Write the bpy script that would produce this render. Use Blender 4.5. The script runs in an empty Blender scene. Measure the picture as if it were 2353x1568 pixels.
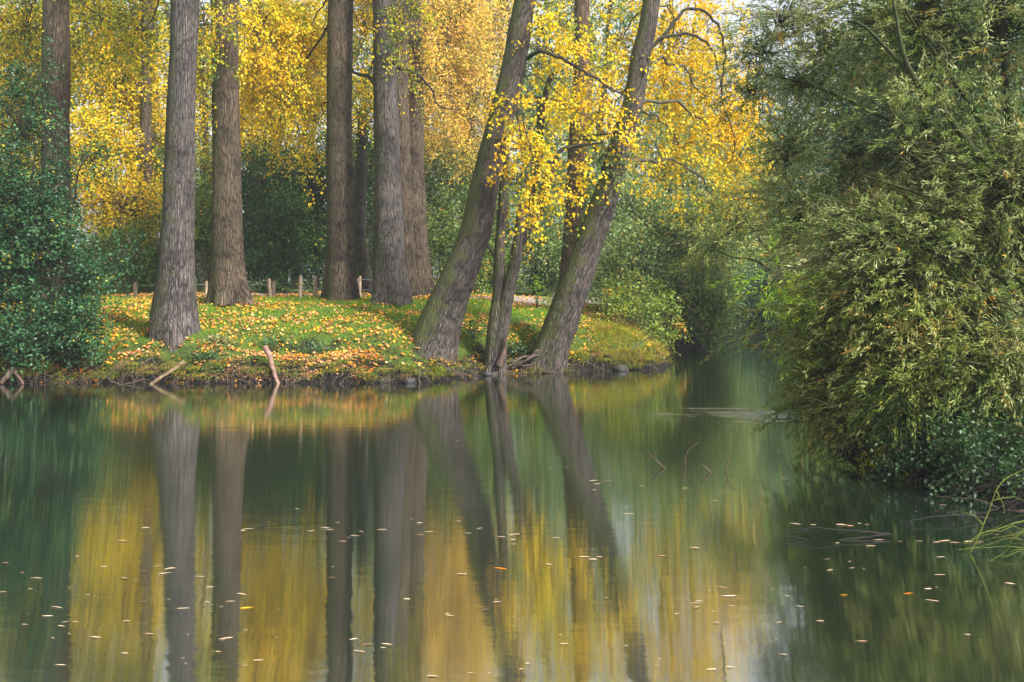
import bpy, math, random
import numpy as np
from mathutils import Vector

# ------------------------------------------------------------------ camera, world, sun, exposure
SC = bpy.context.scene
COL = SC.collection
H = 2.85                  # eye height above the water
F = 1000.0                # focal length in pixels of a 1024 wide picture
K = 1024.0 / 2353.0
HOR = 640.0               # row of the horizon

cam_d = bpy.data.cameras.new('camera')
cam = bpy.data.objects.new('camera', cam_d)
COL.objects.link(cam)
cam.location = (0, 0, H)
cam.rotation_euler = (math.radians(90), 0, 0)
cam_d.sensor_width = 36.0
cam_d.lens = 36.0 * F / 1024.0
cam_d.shift_y = -(341.0 - HOR * K) / 1024.0
cam_d.clip_start = 0.1
cam_d.clip_end = 2000.0
SC.camera = cam

SUN_EL, SUN_AZ = math.radians(42), math.radians(128)   # azimuth clockwise from +Y
world = bpy.data.worlds.new('World')
SC.world = world
world.use_nodes = True
wn, wl = world.node_tree.nodes, world.node_tree.links
for n in list(wn):
    wn.remove(n)
wo = wn.new('ShaderNodeOutputWorld')
bg = wn.new('ShaderNodeBackground')
sky = wn.new('ShaderNodeTexSky')
sky.sky_type = 'NISHITA'
sky.sun_disc = False
sky.sun_elevation = SUN_EL
sky.sun_rotation = SUN_AZ
sky.dust_density = 3.0
hs = wn.new('ShaderNodeHueSaturation')
hs.inputs['Saturation'].default_value = 0.25
wl.new(sky.outputs[0], hs.inputs['Color'])
wl.new(hs.outputs[0], bg.inputs['Color'])
wl.new(bg.outputs[0], wo.inputs['Surface'])
bg.inputs['Strength'].default_value = 0.105

sun_d = bpy.data.lights.new('sun', 'SUN')
sun_d.energy = 3.3
sun_d.angle = math.radians(7)
sun_d.color = (1.0, 0.95, 0.87)
sun = bpy.data.objects.new('sun', sun_d)
COL.objects.link(sun)
sdir = Vector((math.cos(SUN_EL) * math.sin(SUN_AZ), math.cos(SUN_EL) * math.cos(SUN_AZ), math.sin(SUN_EL)))
sun.rotation_euler = sdir.to_track_quat('Z', 'Y').to_euler()
sun.location = (0, 0, 30)

vs = SC.view_settings
vs.view_transform = 'Standard'
vs.look = 'None'
vs.gamma = 1.0
vs.exposure = 1.42

cy = SC.cycles
cy.max_bounces = 6
cy.diffuse_bounces = 3
cy.glossy_bounces = 2
cy.transmission_bounces = 4
cy.transparent_max_bounces = 4
cy.volume_bounces = 0
cy.caustics_reflective = False
cy.caustics_refractive = False
cy.sample_clamp_indirect = 4.0
cy.use_denoising = True
cy.use_adaptive_sampling = True

# ------------------------------------------------------------------ helpers
R = np.random.default_rng(7)


def P(u, v, Y):
    return np.array([(u * K - 512.0) * Y / F, Y, H - (v - HOR) * K * Y / F])


def PX(d, Y):
    return d * K * Y / F


def tag(o, label=None, cat=None, group=None, kind=None):
    if label: o['label'] = label
    if cat: o['category'] = cat
    if group: o['group'] = group
    if kind: o['kind'] = kind
    return o


def thing(name, loc, label, cat, group=None):
    o = bpy.data.objects.new(name, None)
    COL.objects.link(o)
    o.location = tuple(float(c) for c in loc)
    o.empty_display_size = 0.3
    return tag(o, label, cat, group)


def _hash(ix, iy, iz, seed):
    h = (ix * 374761393 + iy * 668265263 + iz * 2147483647 + seed * 1274126177) & 0xFFFFFFFF
    h = ((h ^ (h >> 13)) * 1274126177) & 0xFFFFFFFF
    h = ((h ^ (h >> 16)) * 2246822519) & 0xFFFFFFFF
    return ((h ^ (h >> 15)) & 0xFFFFFF) / float(0xFFFFFF)


def vnoise(x, y, z=0.0, seed=0):
    x = np.asarray(x, float); y = np.asarray(y, float); z = np.asarray(z, float) + np.zeros_like(x)
    ix, iy, iz = [np.floor(a).astype(np.int64) for a in (x, y, z)]
    fx, fy, fz = x - ix, y - iy, z - iz
    fx, fy, fz = [f * f * (3 - 2 * f) for f in (fx, fy, fz)]
    r = 0
    for a in (0, 1):
        for b in (0, 1):
            for c in (0, 1):
                w = (fx if a else 1 - fx) * (fy if b else 1 - fy) * (fz if c else 1 - fz)
                r = r + w * _hash(ix + a, iy + b, iz + c, seed)
    return r                                        # 0..1


def fbm(x, y, z=0.0, seed=0, o=3):
    s, a, t = 0, 1.0, 0
    for i in range(o):
        s = s + a * vnoise(np.asarray(x) * 2 ** i, np.asarray(y) * 2 ** i, np.asarray(z) * 2 ** i, seed + i)
        t += a; a *= 0.5
    return s / t


class Geo:
    """collects triangles and quads into ONE mesh"""
    def __init__(s):
        s.V = []; s.F3 = []; s.F4 = []; s.n = 0; s.t3 = []; s.t4 = []; s.bk = []

    def add(s, V, F, tint=0.5, bk=None):
        V = np.asarray(V, np.float32).reshape(-1, 3); F = np.asarray(F, np.int64)
        if F.shape[1] == 3:
            s.F3.append(F + s.n); s.t3.append(np.broadcast_to(np.asarray(tint, np.float32), (len(F),)))
        else:
            s.F4.append(F + s.n); s.t4.append(np.broadcast_to(np.asarray(tint, np.float32), (len(F),)))
        s.V.append(V)
        s.bk.append(V if bk is None else np.asarray(bk, np.float32).reshape(-1, 3))
        s.n += len(V)

    def build(s, name, mat, parent=None, smooth=False, use_bk=False, origin=None):
        V = np.concatenate(s.V)
        if parent is not None:
            V = V - np.array(parent.location, np.float32)
        elif origin is not None:
            V = V - np.asarray(origin, np.float32)
        me = bpy.data.meshes.new(name)
        f3 = np.concatenate(s.F3) if s.F3 else np.zeros((0, 3), np.int64)
        f4 = np.concatenate(s.F4) if s.F4 else np.zeros((0, 4), np.int64)
        loops = np.concatenate([f3.ravel(), f4.ravel()]).astype(np.int32)
        tot = np.concatenate([np.full(len(f3), 3), np.full(len(f4), 4)]).astype(np.int32)
        start = np.concatenate([[0], np.cumsum(tot)[:-1]]).astype(np.int32)
        me.vertices.add(len(V)); me.vertices.foreach_set('co', V.astype(np.float32).ravel())
        me.loops.add(len(loops)); me.loops.foreach_set('vertex_index', loops)
        me.polygons.add(len(tot)); me.polygons.foreach_set('loop_start', start)
        me.polygons.foreach_set('loop_total', tot)
        if smooth:
            me.polygons.foreach_set('use_smooth', np.ones(len(tot), bool))
        t = np.concatenate((s.t3 or [np.zeros(0)]) + (s.t4 or [np.zeros(0)])).astype(np.float32)
        a = me.attributes.new('tint', 'FLOAT', 'FACE'); a.data.foreach_set('value', t)
        if use_bk:
            a = me.attributes.new('bk', 'FLOAT_VECTOR', 'POINT')
            a.data.foreach_set('vector', np.concatenate(s.bk).astype(np.float32).ravel())
        me.update(calc_edges=True)
        me.materials.append(mat)
        o = bpy.data.objects.new(name, me)
        COL.objects.link(o)
        if parent is not None:
            o.parent = parent
        elif origin is not None:
            o.location = tuple(float(c) for c in origin)
        return o


def norm(a):
    a = np.asarray(a, float)
    return a / (np.linalg.norm(a, axis=-1, keepdims=True) + 1e-9)


def leaves(g, pos, axis, nrm, L, W, tint, fold=0.25, mid=0.42):
    """kite shaped folded leaves, two triangles each"""
    pos = np.asarray(pos, float); axis = norm(axis)
    side = norm(np.cross(axis, nrm)); up = np.cross(side, axis)
    L = np.asarray(L)[:, None]; W = np.asarray(W)[:, None]
    a = pos; d = pos + axis * L - up * L * 0.12
    m = pos + axis * L * mid
    b = m + side * W * 0.5 + up * W * fold; c = m - side * W * 0.5 + up * W * fold
    n = len(pos)
    V = np.stack([a, b, d, c], 1).reshape(-1, 3)
    i = np.arange(n)[:, None] * 4
    Fc = np.concatenate([i + np.array([[0, 1, 2]]), i + np.array([[0, 2, 3]])], 1).reshape(-1, 3)
    g.add(V, Fc, np.repeat(tint, 2))


def tube(g, pts, rad, sides=5, tint=0.5, cap=False, lobes=None, bkoff=0.0):
    pts = np.asarray(pts, float); n = len(pts)
    rad = np.broadcast_to(np.asarray(rad, float), (n,))
    T = norm(np.gradient(pts, axis=0))
    ref = np.array([0, 1.0, 0]) if abs(T[0][1]) < 0.9 else np.array([1.0, 0, 0])
    A = norm(np.cross(T, ref)); B = np.cross(T, A)
    th = np.arange(sides) * 2 * math.pi / sides
    rr = rad[:, None] * np.ones((1, sides))
    if lobes is not None:
        rr = rr * lobes(th[None, :], np.arange(n)[:, None])
    c, s_ = np.cos(th), np.sin(th)
    V = pts[:, None, :] + (A[:, None, :] * c[None, :, None] + B[:, None, :] * s_[None, :, None]) * rr[:, :, None]
    ln = np.concatenate([[0], np.cumsum(np.linalg.norm(np.diff(pts, axis=0), axis=1))]) + bkoff
    rm = float(np.median(rad))
    bk = np.stack([c[None, :] * rm + 0 * rr, s_[None, :] * rm + 0 * rr, ln[:, None] + 0 * rr], -1)
    i = np.arange(n - 1)[:, None] * sides; j = np.arange(sides)[None, :]; j2 = (j + 1) % sides
    Fq = np.stack([i + j, i + j2, i + sides + j2, i + sides + j], -1).reshape(-1, 4)
    V = V.reshape(-1, 3); bk = bk.reshape(-1, 3)
    g.add(V, Fq, tint, bk)
    if cap:
        for k0, flip in ((0, True), ((n - 1) * sides, False)):
            ring = V[k0:k0 + sides]; cen = ring.mean(0)
            f = [[q, (q + 1) % sides, sides] for q in range(sides)]
            if flip: f = [x[::-1] for x in f]
            g.add(np.vstack([ring, cen]), f, tint, np.vstack([bk[k0:k0 + sides], bk[k0:k0 + sides].mean(0)]))


def curve(a, b, droop=0.0, n=7, wob=0.0, rng=R):
    a = np.asarray(a, float); b = np.asarray(b, float)
    t = np.linspace(0, 1, n)[:, None]
    p = a + (b - a) * t
    p[:, 2] += droop * 4 * (t * (1 - t))[:, 0]
    if wob:
        w = rng.normal(0, wob, (n, 3)); w[0] = 0; w[-1] = 0
        p += w
    return p


def spline(pts, step):
    """Catmull-Rom through points with extra columns"""
    pts = np.asarray(pts, float)
    p = np.vstack([2 * pts[0] - pts[1], pts, 2 * pts[-1] - pts[-2]])
    out = []
    for i in range(1, len(p) - 2):
        d = np.linalg.norm(p[i + 1][:3] - p[i][:3])
        m = max(2, int(math.ceil(d / step)))
        for q in range(m):
            t = q / m
            out.append(0.5 * ((2 * p[i]) + (p[i + 1] - p[i - 1]) * t + (2 * p[i - 1] - 5 * p[i] + 4 * p[i + 1] - p[i + 2]) * t * t
                              + (3 * p[i] - p[i - 1] - 3 * p[i + 1] + p[i + 2]) * t ** 3))
    out.append(pts[-1])
    return np.array(out)

# ------------------------------------------------------------------ materials
def newmat(name):
    m = bpy.data.materials.new(name); m.use_nodes = True
    nt = m.node_tree
    for n in list(nt.nodes): nt.nodes.remove(n)
    out = nt.nodes.new('ShaderNodeOutputMaterial')
    return m, nt, out


def ramp(nt, stops, fac=None, interp='LINEAR'):
    r = nt.nodes.new('ShaderNodeValToRGB')
    r.color_ramp.interpolation = interp
    e = r.color_ramp.elements
    while len(e) > 1: e.remove(e[0])
    e[0].position = stops[0][0]; e[0].color = tuple(stops[0][1]) + (1,)
    for p, c in stops[1:]:
        x = e.new(p); x.color = tuple(c) + (1,)
    if fac is not None: nt.links.new(fac, r.inputs[0])
    return r


def math_n(nt, op, a, b=None, c=None):
    n = nt.nodes.new('ShaderNodeMath'); n.operation = op
    for i, x in enumerate((a, b, c)):
        if x is None: continue
        if isinstance(x, (int, float)): n.inputs[i].default_value = x
        else: nt.links.new(x, n.inputs[i])
    return n.outputs[0]


def noise_n(nt, scale, vec=None, detail=3, rough=0.5, dist=0.0):
    n = nt.nodes.new('ShaderNodeTexNoise')
    n.inputs['Scale'].default_value = scale; n.inputs['Detail'].default_value = detail
    n.inputs['Roughness'].default_value = rough; n.inputs['Distortion'].default_value = dist
    if vec is not None: nt.links.new(vec, n.inputs['Vector'])
    return n


def geo_pos(nt):
    return nt.nodes.new('ShaderNodeNewGeometry').outputs['Position']


def leaf_mat(name, stops, trans=0.4, gloss=0.04, clump=0.35, cscale=0.6, rough=0.5):
    gloss *= 0.5
    m, nt, out = newmat(name)
    at = nt.nodes.new('ShaderNodeAttribute'); at.attribute_name = 'tint'
    no = noise_n(nt, cscale, geo_pos(nt), 2)
    nn = math_n(nt, 'MULTIPLY', math_n(nt, 'SUBTRACT', no.outputs['Fac'], 0.5), clump * 3.2)
    f = math_n(nt, 'ADD', at.outputs['Fac'], nn)
    f = nt.nodes.new('ShaderNodeClamp'); nt.links.new(math_n(nt, 'ADD', at.outputs['Fac'], nn), f.inputs[0])
    r = ramp(nt, stops, f.outputs[0])
    d = nt.nodes.new('ShaderNodeBsdfDiffuse'); t = nt.nodes.new('ShaderNodeBsdfTranslucent')
    nt.links.new(r.outputs[0], d.inputs['Color']); nt.links.new(r.outputs[0], t.inputs['Color'])
    mx = nt.nodes.new('ShaderNodeMixShader'); mx.inputs[0].default_value = trans
    nt.links.new(d.outputs[0], mx.inputs[1]); nt.links.new(t.outputs[0], mx.inputs[2])
    gl = nt.nodes.new('ShaderNodeBsdfGlossy'); gl.inputs['Roughness'].default_value = rough
    gl.inputs['Color'].default_value = (0.9, 0.95, 1, 1)
    m2 = nt.nodes.new('ShaderNodeMixShader'); m2.inputs[0].default_value = gloss
    nt.links.new(mx.outputs[0], m2.inputs[1]); nt.links.new(gl.outputs[0], m2.inputs[2])
    nt.links.new(m2.outputs[0], out.inputs['Surface'])
    return m


def bark_mat(name, dark, light, moss=0.0, scale=11.0, bump=0.9, zs=0.16, mosscol=(0.09, 0.11, 0.03), warm=(0.2, 0.15, 0.1)):
    m, nt, out = newmat(name)
    L = nt.links
    at = nt.nodes.new('ShaderNodeAttribute'); at.attribute_name = 'bk'
    mp = nt.nodes.new('ShaderNodeMapping'); mp.inputs['Scale'].default_value = (1, 1, zs)
    L.new(at.outputs['Vector'], mp.inputs[0])
    w = noise_n(nt, 5.0, mp.outputs[0], 4, 0.6)
    va = nt.nodes.new('ShaderNodeVectorMath'); va.operation = 'MULTIPLY_ADD'
    L.new(w.outputs['Color'], va.inputs[0]); va.inputs[1].default_value = (0.11, 0.11, 0.11); L.new(mp.outputs[0], va.inputs[2])
    vo = nt.nodes.new('ShaderNodeTexVoronoi'); vo.feature = 'DISTANCE_TO_EDGE'; vo.inputs['Scale'].default_value = scale
    L.new(va.outputs[0], vo.inputs['Vector'])
    vo2 = nt.nodes.new('ShaderNodeTexVoronoi'); vo2.feature = 'DISTANCE_TO_EDGE'; vo2.inputs['Scale'].default_value = scale * 2.3
    L.new(va.outputs[0], vo2.inputs['Vector'])
    a = ramp(nt, [(0.0, (0, 0, 0)), (0.04, (0.25, 0.25, 0.25)), (0.11, (0.85, 0.85, 0.85)), (0.3, (1, 1, 1))], vo.outputs['Distance'])
    b = ramp(nt, [(0.0, (0.35, 0.35, 0.35)), (0.22, (1, 1, 1))], vo2.outputs['Distance'])
    fine = noise_n(nt, 60, mp.outputs[0], 5, 0.65)
    hgt = math_n(nt, 'MULTIPLY', a.outputs[0], b.outputs[0])
    hgt2 = math_n(nt, 'ADD', hgt, math_n(nt, 'MULTIPLY', fine.outputs['Fac'], 0.35))
    big = noise_n(nt, 1.3, at.outputs['Vector'], 4, 0.6)
    c1 = nt.nodes.new('ShaderNodeMix'); c1.data_type = 'RGBA'
    c1.inputs[6].default_value = tuple(light) + (1,); c1.inputs[7].default_value = tuple(warm) + (1,)
    bf = ramp(nt, [(0.35, (0, 0, 0)), (0.68, (1, 1, 1))], big.outputs['Fac'])
    L.new(bf.outputs[0], c1.inputs[0])
    c2 = nt.nodes.new('ShaderNodeMix'); c2.data_type = 'RGBA'
    c2.inputs[6].default_value = tuple(dark) + (1,); L.new(c1.outputs[2], c2.inputs[7])
    L.new(math_n(nt, 'MULTIPLY', hgt, math_n(nt, 'ADD', math_n(nt, 'MULTIPLY', fine.outputs['Fac'], 0.9), 0.5)), c2.inputs[0])
    stn = noise_n(nt, 0.9, at.outputs['Vector'], 6, 0.7)
    sr = ramp(nt, [(0.36, (0.45, 0.45, 0.45)), (0.5, (1, 1, 1)), (0.68, (1.0, 0.98, 0.95))], stn.outputs['Fac'])
    c4 = nt.nodes.new('ShaderNodeMix'); c4.data_type = 'RGBA'; c4.blend_type = 'MULTIPLY'; c4.inputs[0].default_value = 1.0
    L.new(c2.outputs[2], c4.inputs[6]); L.new(sr.outputs[0], c4.inputs[7])
    col = c4.outputs[2]
    if moss > 0:
        mn = noise_n(nt, 2.4, at.outputs['Vector'], 5, 0.65)
        sx = nt.nodes.new('ShaderNodeSeparateXYZ'); L.new(nt.nodes.new('ShaderNodeNewGeometry').outputs['Normal'], sx.inputs[0])
        q = math_n(nt, 'ADD', math_n(nt, 'MULTIPLY', sx.outputs['X'], -0.32), mn.outputs['Fac'])
        mr = ramp(nt, [(0.48, (0, 0, 0)), (0.72, (moss, moss, moss))], q)
        c3 = nt.nodes.new('ShaderNodeMix'); c3.data_type = 'RGBA'
        L.new(mr.outputs[0], c3.inputs[0]); L.new(col, c3.inputs[6]); c3.inputs[7].default_value = tuple(mosscol) + (1,)
        col = c3.outputs[2]
    bs = nt.nodes.new('ShaderNodeBsdfPrincipled'); bs.inputs['Roughness'].default_value = 0.9
    bs.inputs['Specular IOR Level'].default_value = 0.2
    L.new(col, bs.inputs['Base Color'])
    bu = nt.nodes.new('ShaderNodeBump'); bu.inputs['Strength'].default_value = bump; bu.inputs['Distance'].default_value = 0.045
    L.new(hgt2, bu.inputs['Height']); L.new(bu.outputs[0], bs.inputs['Normal'])
    L.new(bs.outputs[0], out.inputs['Surface'])
    return m


def plain_mat(name, c1, c2, scale=8.0, rough=0.85, bump=0.3):
    m, nt, out = newmat(name)
    no = noise_n(nt, scale, geo_pos(nt), 5, 0.6)
    r = ramp(nt, [(0.3, c1), (0.7, c2)], no.outputs['Fac'])
    bs = nt.nodes.new('ShaderNodeBsdfPrincipled'); bs.inputs['Roughness'].default_value = rough
    bs.inputs['Specular IOR Level'].default_value = 0.25
    nt.links.new(r.outputs[0], bs.inputs['Base Color'])
    bu = nt.nodes.new('ShaderNodeBump'); bu.inputs['Strength'].default_value = bump; bu.inputs['Distance'].default_value = 0.03
    nt.links.new(no.outputs['Fac'], bu.inputs['Height']); nt.links.new(bu.outputs[0], bs.inputs['Normal'])
    nt.links.new(bs.outputs[0], out.inputs['Surface'])
    return m


YEL = (0.93, 0.63, 0.012); ORG = (0.93, 0.52, 0.012); YG = (0.42, 0.42, 0.02); GR = (0.10, 0.19, 0.025)
M = {}
M['yellow'] = leaf_mat('yellow_leaves', [(0, (0.12, 0.22, 0.02)), (0.2, (0.36, 0.42, 0.015)), (0.36, (0.85, 0.68, 0.01)), (0.7, YEL), (1, ORG)], 0.5, 0.03, 0.22, 0.5)
M['olive'] = leaf_mat('yellow_green_leaves', [(0, (0.07, 0.14, 0.02)), (0.3, (0.2, 0.26, 0.02)), (0.52, (0.5, 0.5, 0.018)), (0.75, (0.88, 0.66, 0.012)), (1, ORG)], 0.5, 0.03, 0.3, 0.5)
M['pale'] = leaf_mat('pale_yellow_leaves', [(0, (0.16, 0.22, 0.05)), (0.2, (0.38, 0.38, 0.06)), (0.45, (0.85, 0.6, 0.08)), (0.75, (0.95, 0.58, 0.09)), (1, (0.9, 0.5, 0.25))], 0.5, 0.03, 0.25, 0.5)
M['dark'] = leaf_mat('dark_green_leaves', [(0, (0.02, 0.06, 0.011)), (0.5, (0.045, 0.11, 0.021)), (0.85, (0.09, 0.18, 0.030)), (0.97, (0.12, 0.2, 0.036)), (1, (0.5, 0.4, 0.018))], 0.3, 0.03, 0.2, 0.7)
M['alder'] = leaf_mat('alder_leaves', [(0, (0.008, 0.034, 0.011)), (0.45, (0.022, 0.078, 0.026)), (0.8, (0.05, 0.14, 0.048)), (0.96, (0.11, 0.24, 0.09)), (1, (0.4, 0.35, 0.03))], 0.18, 0.035, 0.3, 1.0, 0.4)
M['green'] = leaf_mat('green_leaves', [(0, (0.050, 0.12, 0.012)), (0.5, (0.125, 0.24, 0.024)), (0.8, (0.250, 0.34, 0.032)), (0.95, (0.375, 0.34, 0.041)), (1, (0.875, 0.42, 0.032))], 0.4, 0.06, 0.25, 0.6)
M['grey'] = leaf_mat('grey_green_leaves', [(0, (0.075, 0.15, 0.028)), (0.5, (0.163, 0.27, 0.057)), (0.85, (0.325, 0.4, 0.097)), (1, (0.750, 0.45, 0.065))], 0.35, 0.08, 0.25, 0.6)
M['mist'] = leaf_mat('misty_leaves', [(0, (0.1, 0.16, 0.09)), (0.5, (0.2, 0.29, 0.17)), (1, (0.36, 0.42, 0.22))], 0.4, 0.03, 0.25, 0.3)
M['willow'] = leaf_mat('willow_leaves', [(0, (0.07, 0.12, 0.016)), (0.3, (0.2, 0.27, 0.045)), (0.55, (0.34, 0.39, 0.12)), (0.8, (0.58, 0.6, 0.32)), (0.93, (0.45, 0.42, 0.05)), (1, (0.75, 0.36, 0.03))], 0.4, 0.04, 0.28, 0.9)
M['willow2'] = leaf_mat('olive_willow_leaves', [(0, (0.06, 0.1, 0.012)), (0.3, (0.16, 0.23, 0.025)), (0.6, (0.27, 0.31, 0.05)), (0.85, (0.46, 0.46, 0.18)), (0.96, (0.5, 0.45, 0.05)), (1, (0.6, 0.33, 0.06))], 0.3, 0.04, 0.28, 0.9)
M['wood'] = leaf_mat('far_wood_leaves', [(0, (0.02, 0.05, 0.018)), (0.4, (0.05, 0.11, 0.030)), (0.62, (0.11, 0.18, 0.036)), (0.78, (0.38, 0.42, 0.024)), (1, (0.88, 0.66, 0.030))], 0.4, 0.03, 0.55, 0.12)
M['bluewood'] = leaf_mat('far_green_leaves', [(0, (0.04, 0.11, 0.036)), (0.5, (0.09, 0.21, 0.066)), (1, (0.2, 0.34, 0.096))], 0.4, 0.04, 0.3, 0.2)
M['litter'] = leaf_mat('fallen_leaf', [(0, (0.1, 0.035, 0.015)), (0.2, (0.3, 0.11, 0.05)), (0.38, (0.6, 0.3, 0.15)), (0.52, (0.8, 0.45, 0.06)), (0.7, (0.85, 0.42, 0.015)), (0.88, (0.72, 0.2, 0.012)), (1, (0.75, 0.48, 0.25))], 0.2, 0.03, 0.3, 0.7)
M['float'] = leaf_mat('floating_leaf_or_fleck', [(0, (0.4, 0.22, 0.12)), (0.5, (0.7, 0.52, 0.36)), (0.8, (0.75, 0.62, 0.4)), (1, (0.8, 0.42, 0.08))], 0.1, 0.12, 0.0)
M['fyellow'] = leaf_mat('bright_yellow_leaf', [(0, (0.95, 0.55, 0.02)), (1, (0.95, 0.5, 0.02))], 0.2, 0.05, 0)
M['forange'] = leaf_mat('bright_orange_leaf', [(0, (0.9, 0.3, 0.02)), (1, (0.9, 0.36, 0.02))], 0.2, 0.05, 0)
M['grass'] = leaf_mat('grass_blades', [(0, (0.07, 0.17, 0.012)), (0.5, (0.18, 0.36, 0.02)), (0.85, (0.34, 0.5, 0.03)), (1, (0.5, 0.42, 0.12))], 0.4, 0.03, 0.25, 1.0)
M['rough'] = leaf_mat('rough_grass', [(0, (0.09, 0.16, 0.02)), (0.4, (0.25, 0.33, 0.03)), (0.75, (0.5, 0.45, 0.06)), (1, (0.45, 0.25, 0.1))], 0.4, 0.03, 0.3, 1.2)
M['lime'] = leaf_mat('lime_leaves', [(0, (0.2, 0.42, 0.02)), (0.6, (0.38, 0.58, 0.03)), (1, (0.7, 0.62, 0.02))], 0.55, 0.03, 0.1)
M['bramble'] = leaf_mat('bramble_leaves', [(0, (0.015, 0.05, 0.01)), (0.6, (0.05, 0.13, 0.02)), (1, (0.2, 0.3, 0.07))], 0.35, 0.08, 0.2, 2)
M['variegated'] = leaf_mat('variegated_leaves', [(0, (0.1, 0.14, 0.03)), (0.5, (0.35, 0.33, 0.12)), (1, (0.6, 0.5, 0.28))], 0.3, 0.05, 0.2, 2)
M['bark_grey'] = bark_mat('bark_grey', (0.025, 0.022, 0.022), (0.19, 0.168, 0.16), 0.4, 17.0, 0.8, 0.1, warm=(0.16, 0.13, 0.12))
M['bark_brown'] = bark_mat('bark_brown', (0.025, 0.019, 0.014), (0.2, 0.15, 0.108), 0.4, 17.0, 0.8, 0.1, warm=(0.155, 0.115, 0.08))
M['bark_lean'] = bark_mat('bark_lean', (0.022, 0.019, 0.018), (0.2, 0.168, 0.155), 0.85, 18.0, 0.8, 0.09, warm=(0.15, 0.12, 0.1))
M['bark_dark'] = bark_mat('bark_dark', (0.012, 0.011, 0.01), (0.1, 0.085, 0.07), 0.6, 16.0, 0.7, 0.15, warm=(0.07, 0.06, 0.05))
M['bark_red'] = bark_mat('bark_reddish', (0.03, 0.02, 0.015), (0.24, 0.15, 0.11), 0.3, 13.0, 0.7, 0.15, warm=(0.2, 0.12, 0.09))
M['twig'] = plain_mat('twig_bark', (0.035, 0.028, 0.02), (0.1, 0.085, 0.06), 6)
M['mossy'] = plain_mat('mossy_branch', (0.014, 0.018, 0.008), (0.055, 0.07, 0.016), 9)
M['shoot'] = plain_mat('green_shoot', (0.07, 0.09, 0.015), (0.18, 0.21, 0.03), 5)
M['dead'] = plain_mat('dead_wood', (0.04, 0.028, 0.022), (0.15, 0.1, 0.075), 10)
M['wetwood'] = plain_mat('wet_wood', (0.004, 0.004, 0.004), (0.02, 0.016, 0.014), 8, 0.8)
M['palewood'] = plain_mat('peeled_wood', (0.12, 0.07, 0.055), (0.36, 0.23, 0.18), 9)
M['post'] = plain_mat('post_wood', (0.2, 0.14, 0.09), (0.48, 0.37, 0.27), 7, 0.9, 0.4)
M['oldpole'] = plain_mat('old_pole_wood', (0.08, 0.055, 0.03), (0.28, 0.2, 0.12), 9)
M['wire'] = plain_mat('wire', (0.2, 0.22, 0.24), (0.3, 0.32, 0.34), 7, 0.5)
M['stone'] = plain_mat('dark_stone', (0.02, 0.02, 0.022), (0.07, 0.068, 0.07), 6, 0.7, 0.6)
M['root'] = plain_mat('root_bark', (0.03, 0.022, 0.018), (0.16, 0.12, 0.1), 9)

# ------------------------------------------------------------------ terrain
LEFT_SHORE = [(-300, 27.3), (-40, 27.5), (-20, 27.3), (-14, 27.15), (-11, 27.3), (-8, 27.25), (-5.5, 27.3), (-3.6, 27.15), (-2.2, 27.3), (-1.75, 28.4),
              (-0.9, 29.6), (0.0, 30.0), (1.6, 30.1), (2.3, 30.6), (3.4, 31.0), (4.6, 31.4), (5.15, 32.3), (5.2, 34.5), (5.9, 38.2), (7.7, 40.0),
              (7.6, 43), (9, 50), (11, 58), (14, 66), (22, 74), (40, 80), (300, 84), (300, 400), (-300, 400)]
NEAR_SHORE = [(300, 68), (26, 64), (20, 59), (15.5, 50), (11.5, 38), (8.2, 28), (5.9, 19), (5.25, 16), (5.3, 15.2), (5.75, 13.8), (6.2, 12.6),
              (6.6, 10.5), (7.2, 6), (6, 2.6), (3, 1.4), (-8, 1.2), (-40, -2), (-300, -6), (-300, -300), (300, -300)]


def sdist(x, y, poly):
    p = np.array(poly, float); q = np.roll(p, -1, 0)
    best = np.full(x.shape, 1e18); inside = np.zeros(x.shape, bool)
    for (ax, ay), (bx, by) in zip(p, q):
        dx, dy = bx - ax, by - ay
        t = np.clip(((x - ax) * dx + (y - ay) * dy) / (dx * dx + dy * dy), 0, 1)
        best = np.minimum(best, (x - ax - t * dx) ** 2 + (y - ay - t * dy) ** 2)
        c = (ay > y) != (by > y)
        inside ^= c & (x < (bx - ax) * (y - ay) / (by - ay if by != ay else 1e-9) + ax)
    d = np.sqrt(best)
    return np.where(inside, d, -d)


def left_d(x, y):
    d = sdist(x, y, LEFT_SHORE)
    return d + (fbm(x * 1.1, y * 1.1, 3.3, 11) - 0.5) * 0.5 + (vnoise(x * 3.5, y * 3.5, 1.2, 5) - 0.5) * 0.18


def near_d(x, y):
    return sdist(x, y, NEAR_SHORE) + (fbm(x * 0.9, y * 0.9, 7.3, 21) - 0.5) * 0.5


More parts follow.
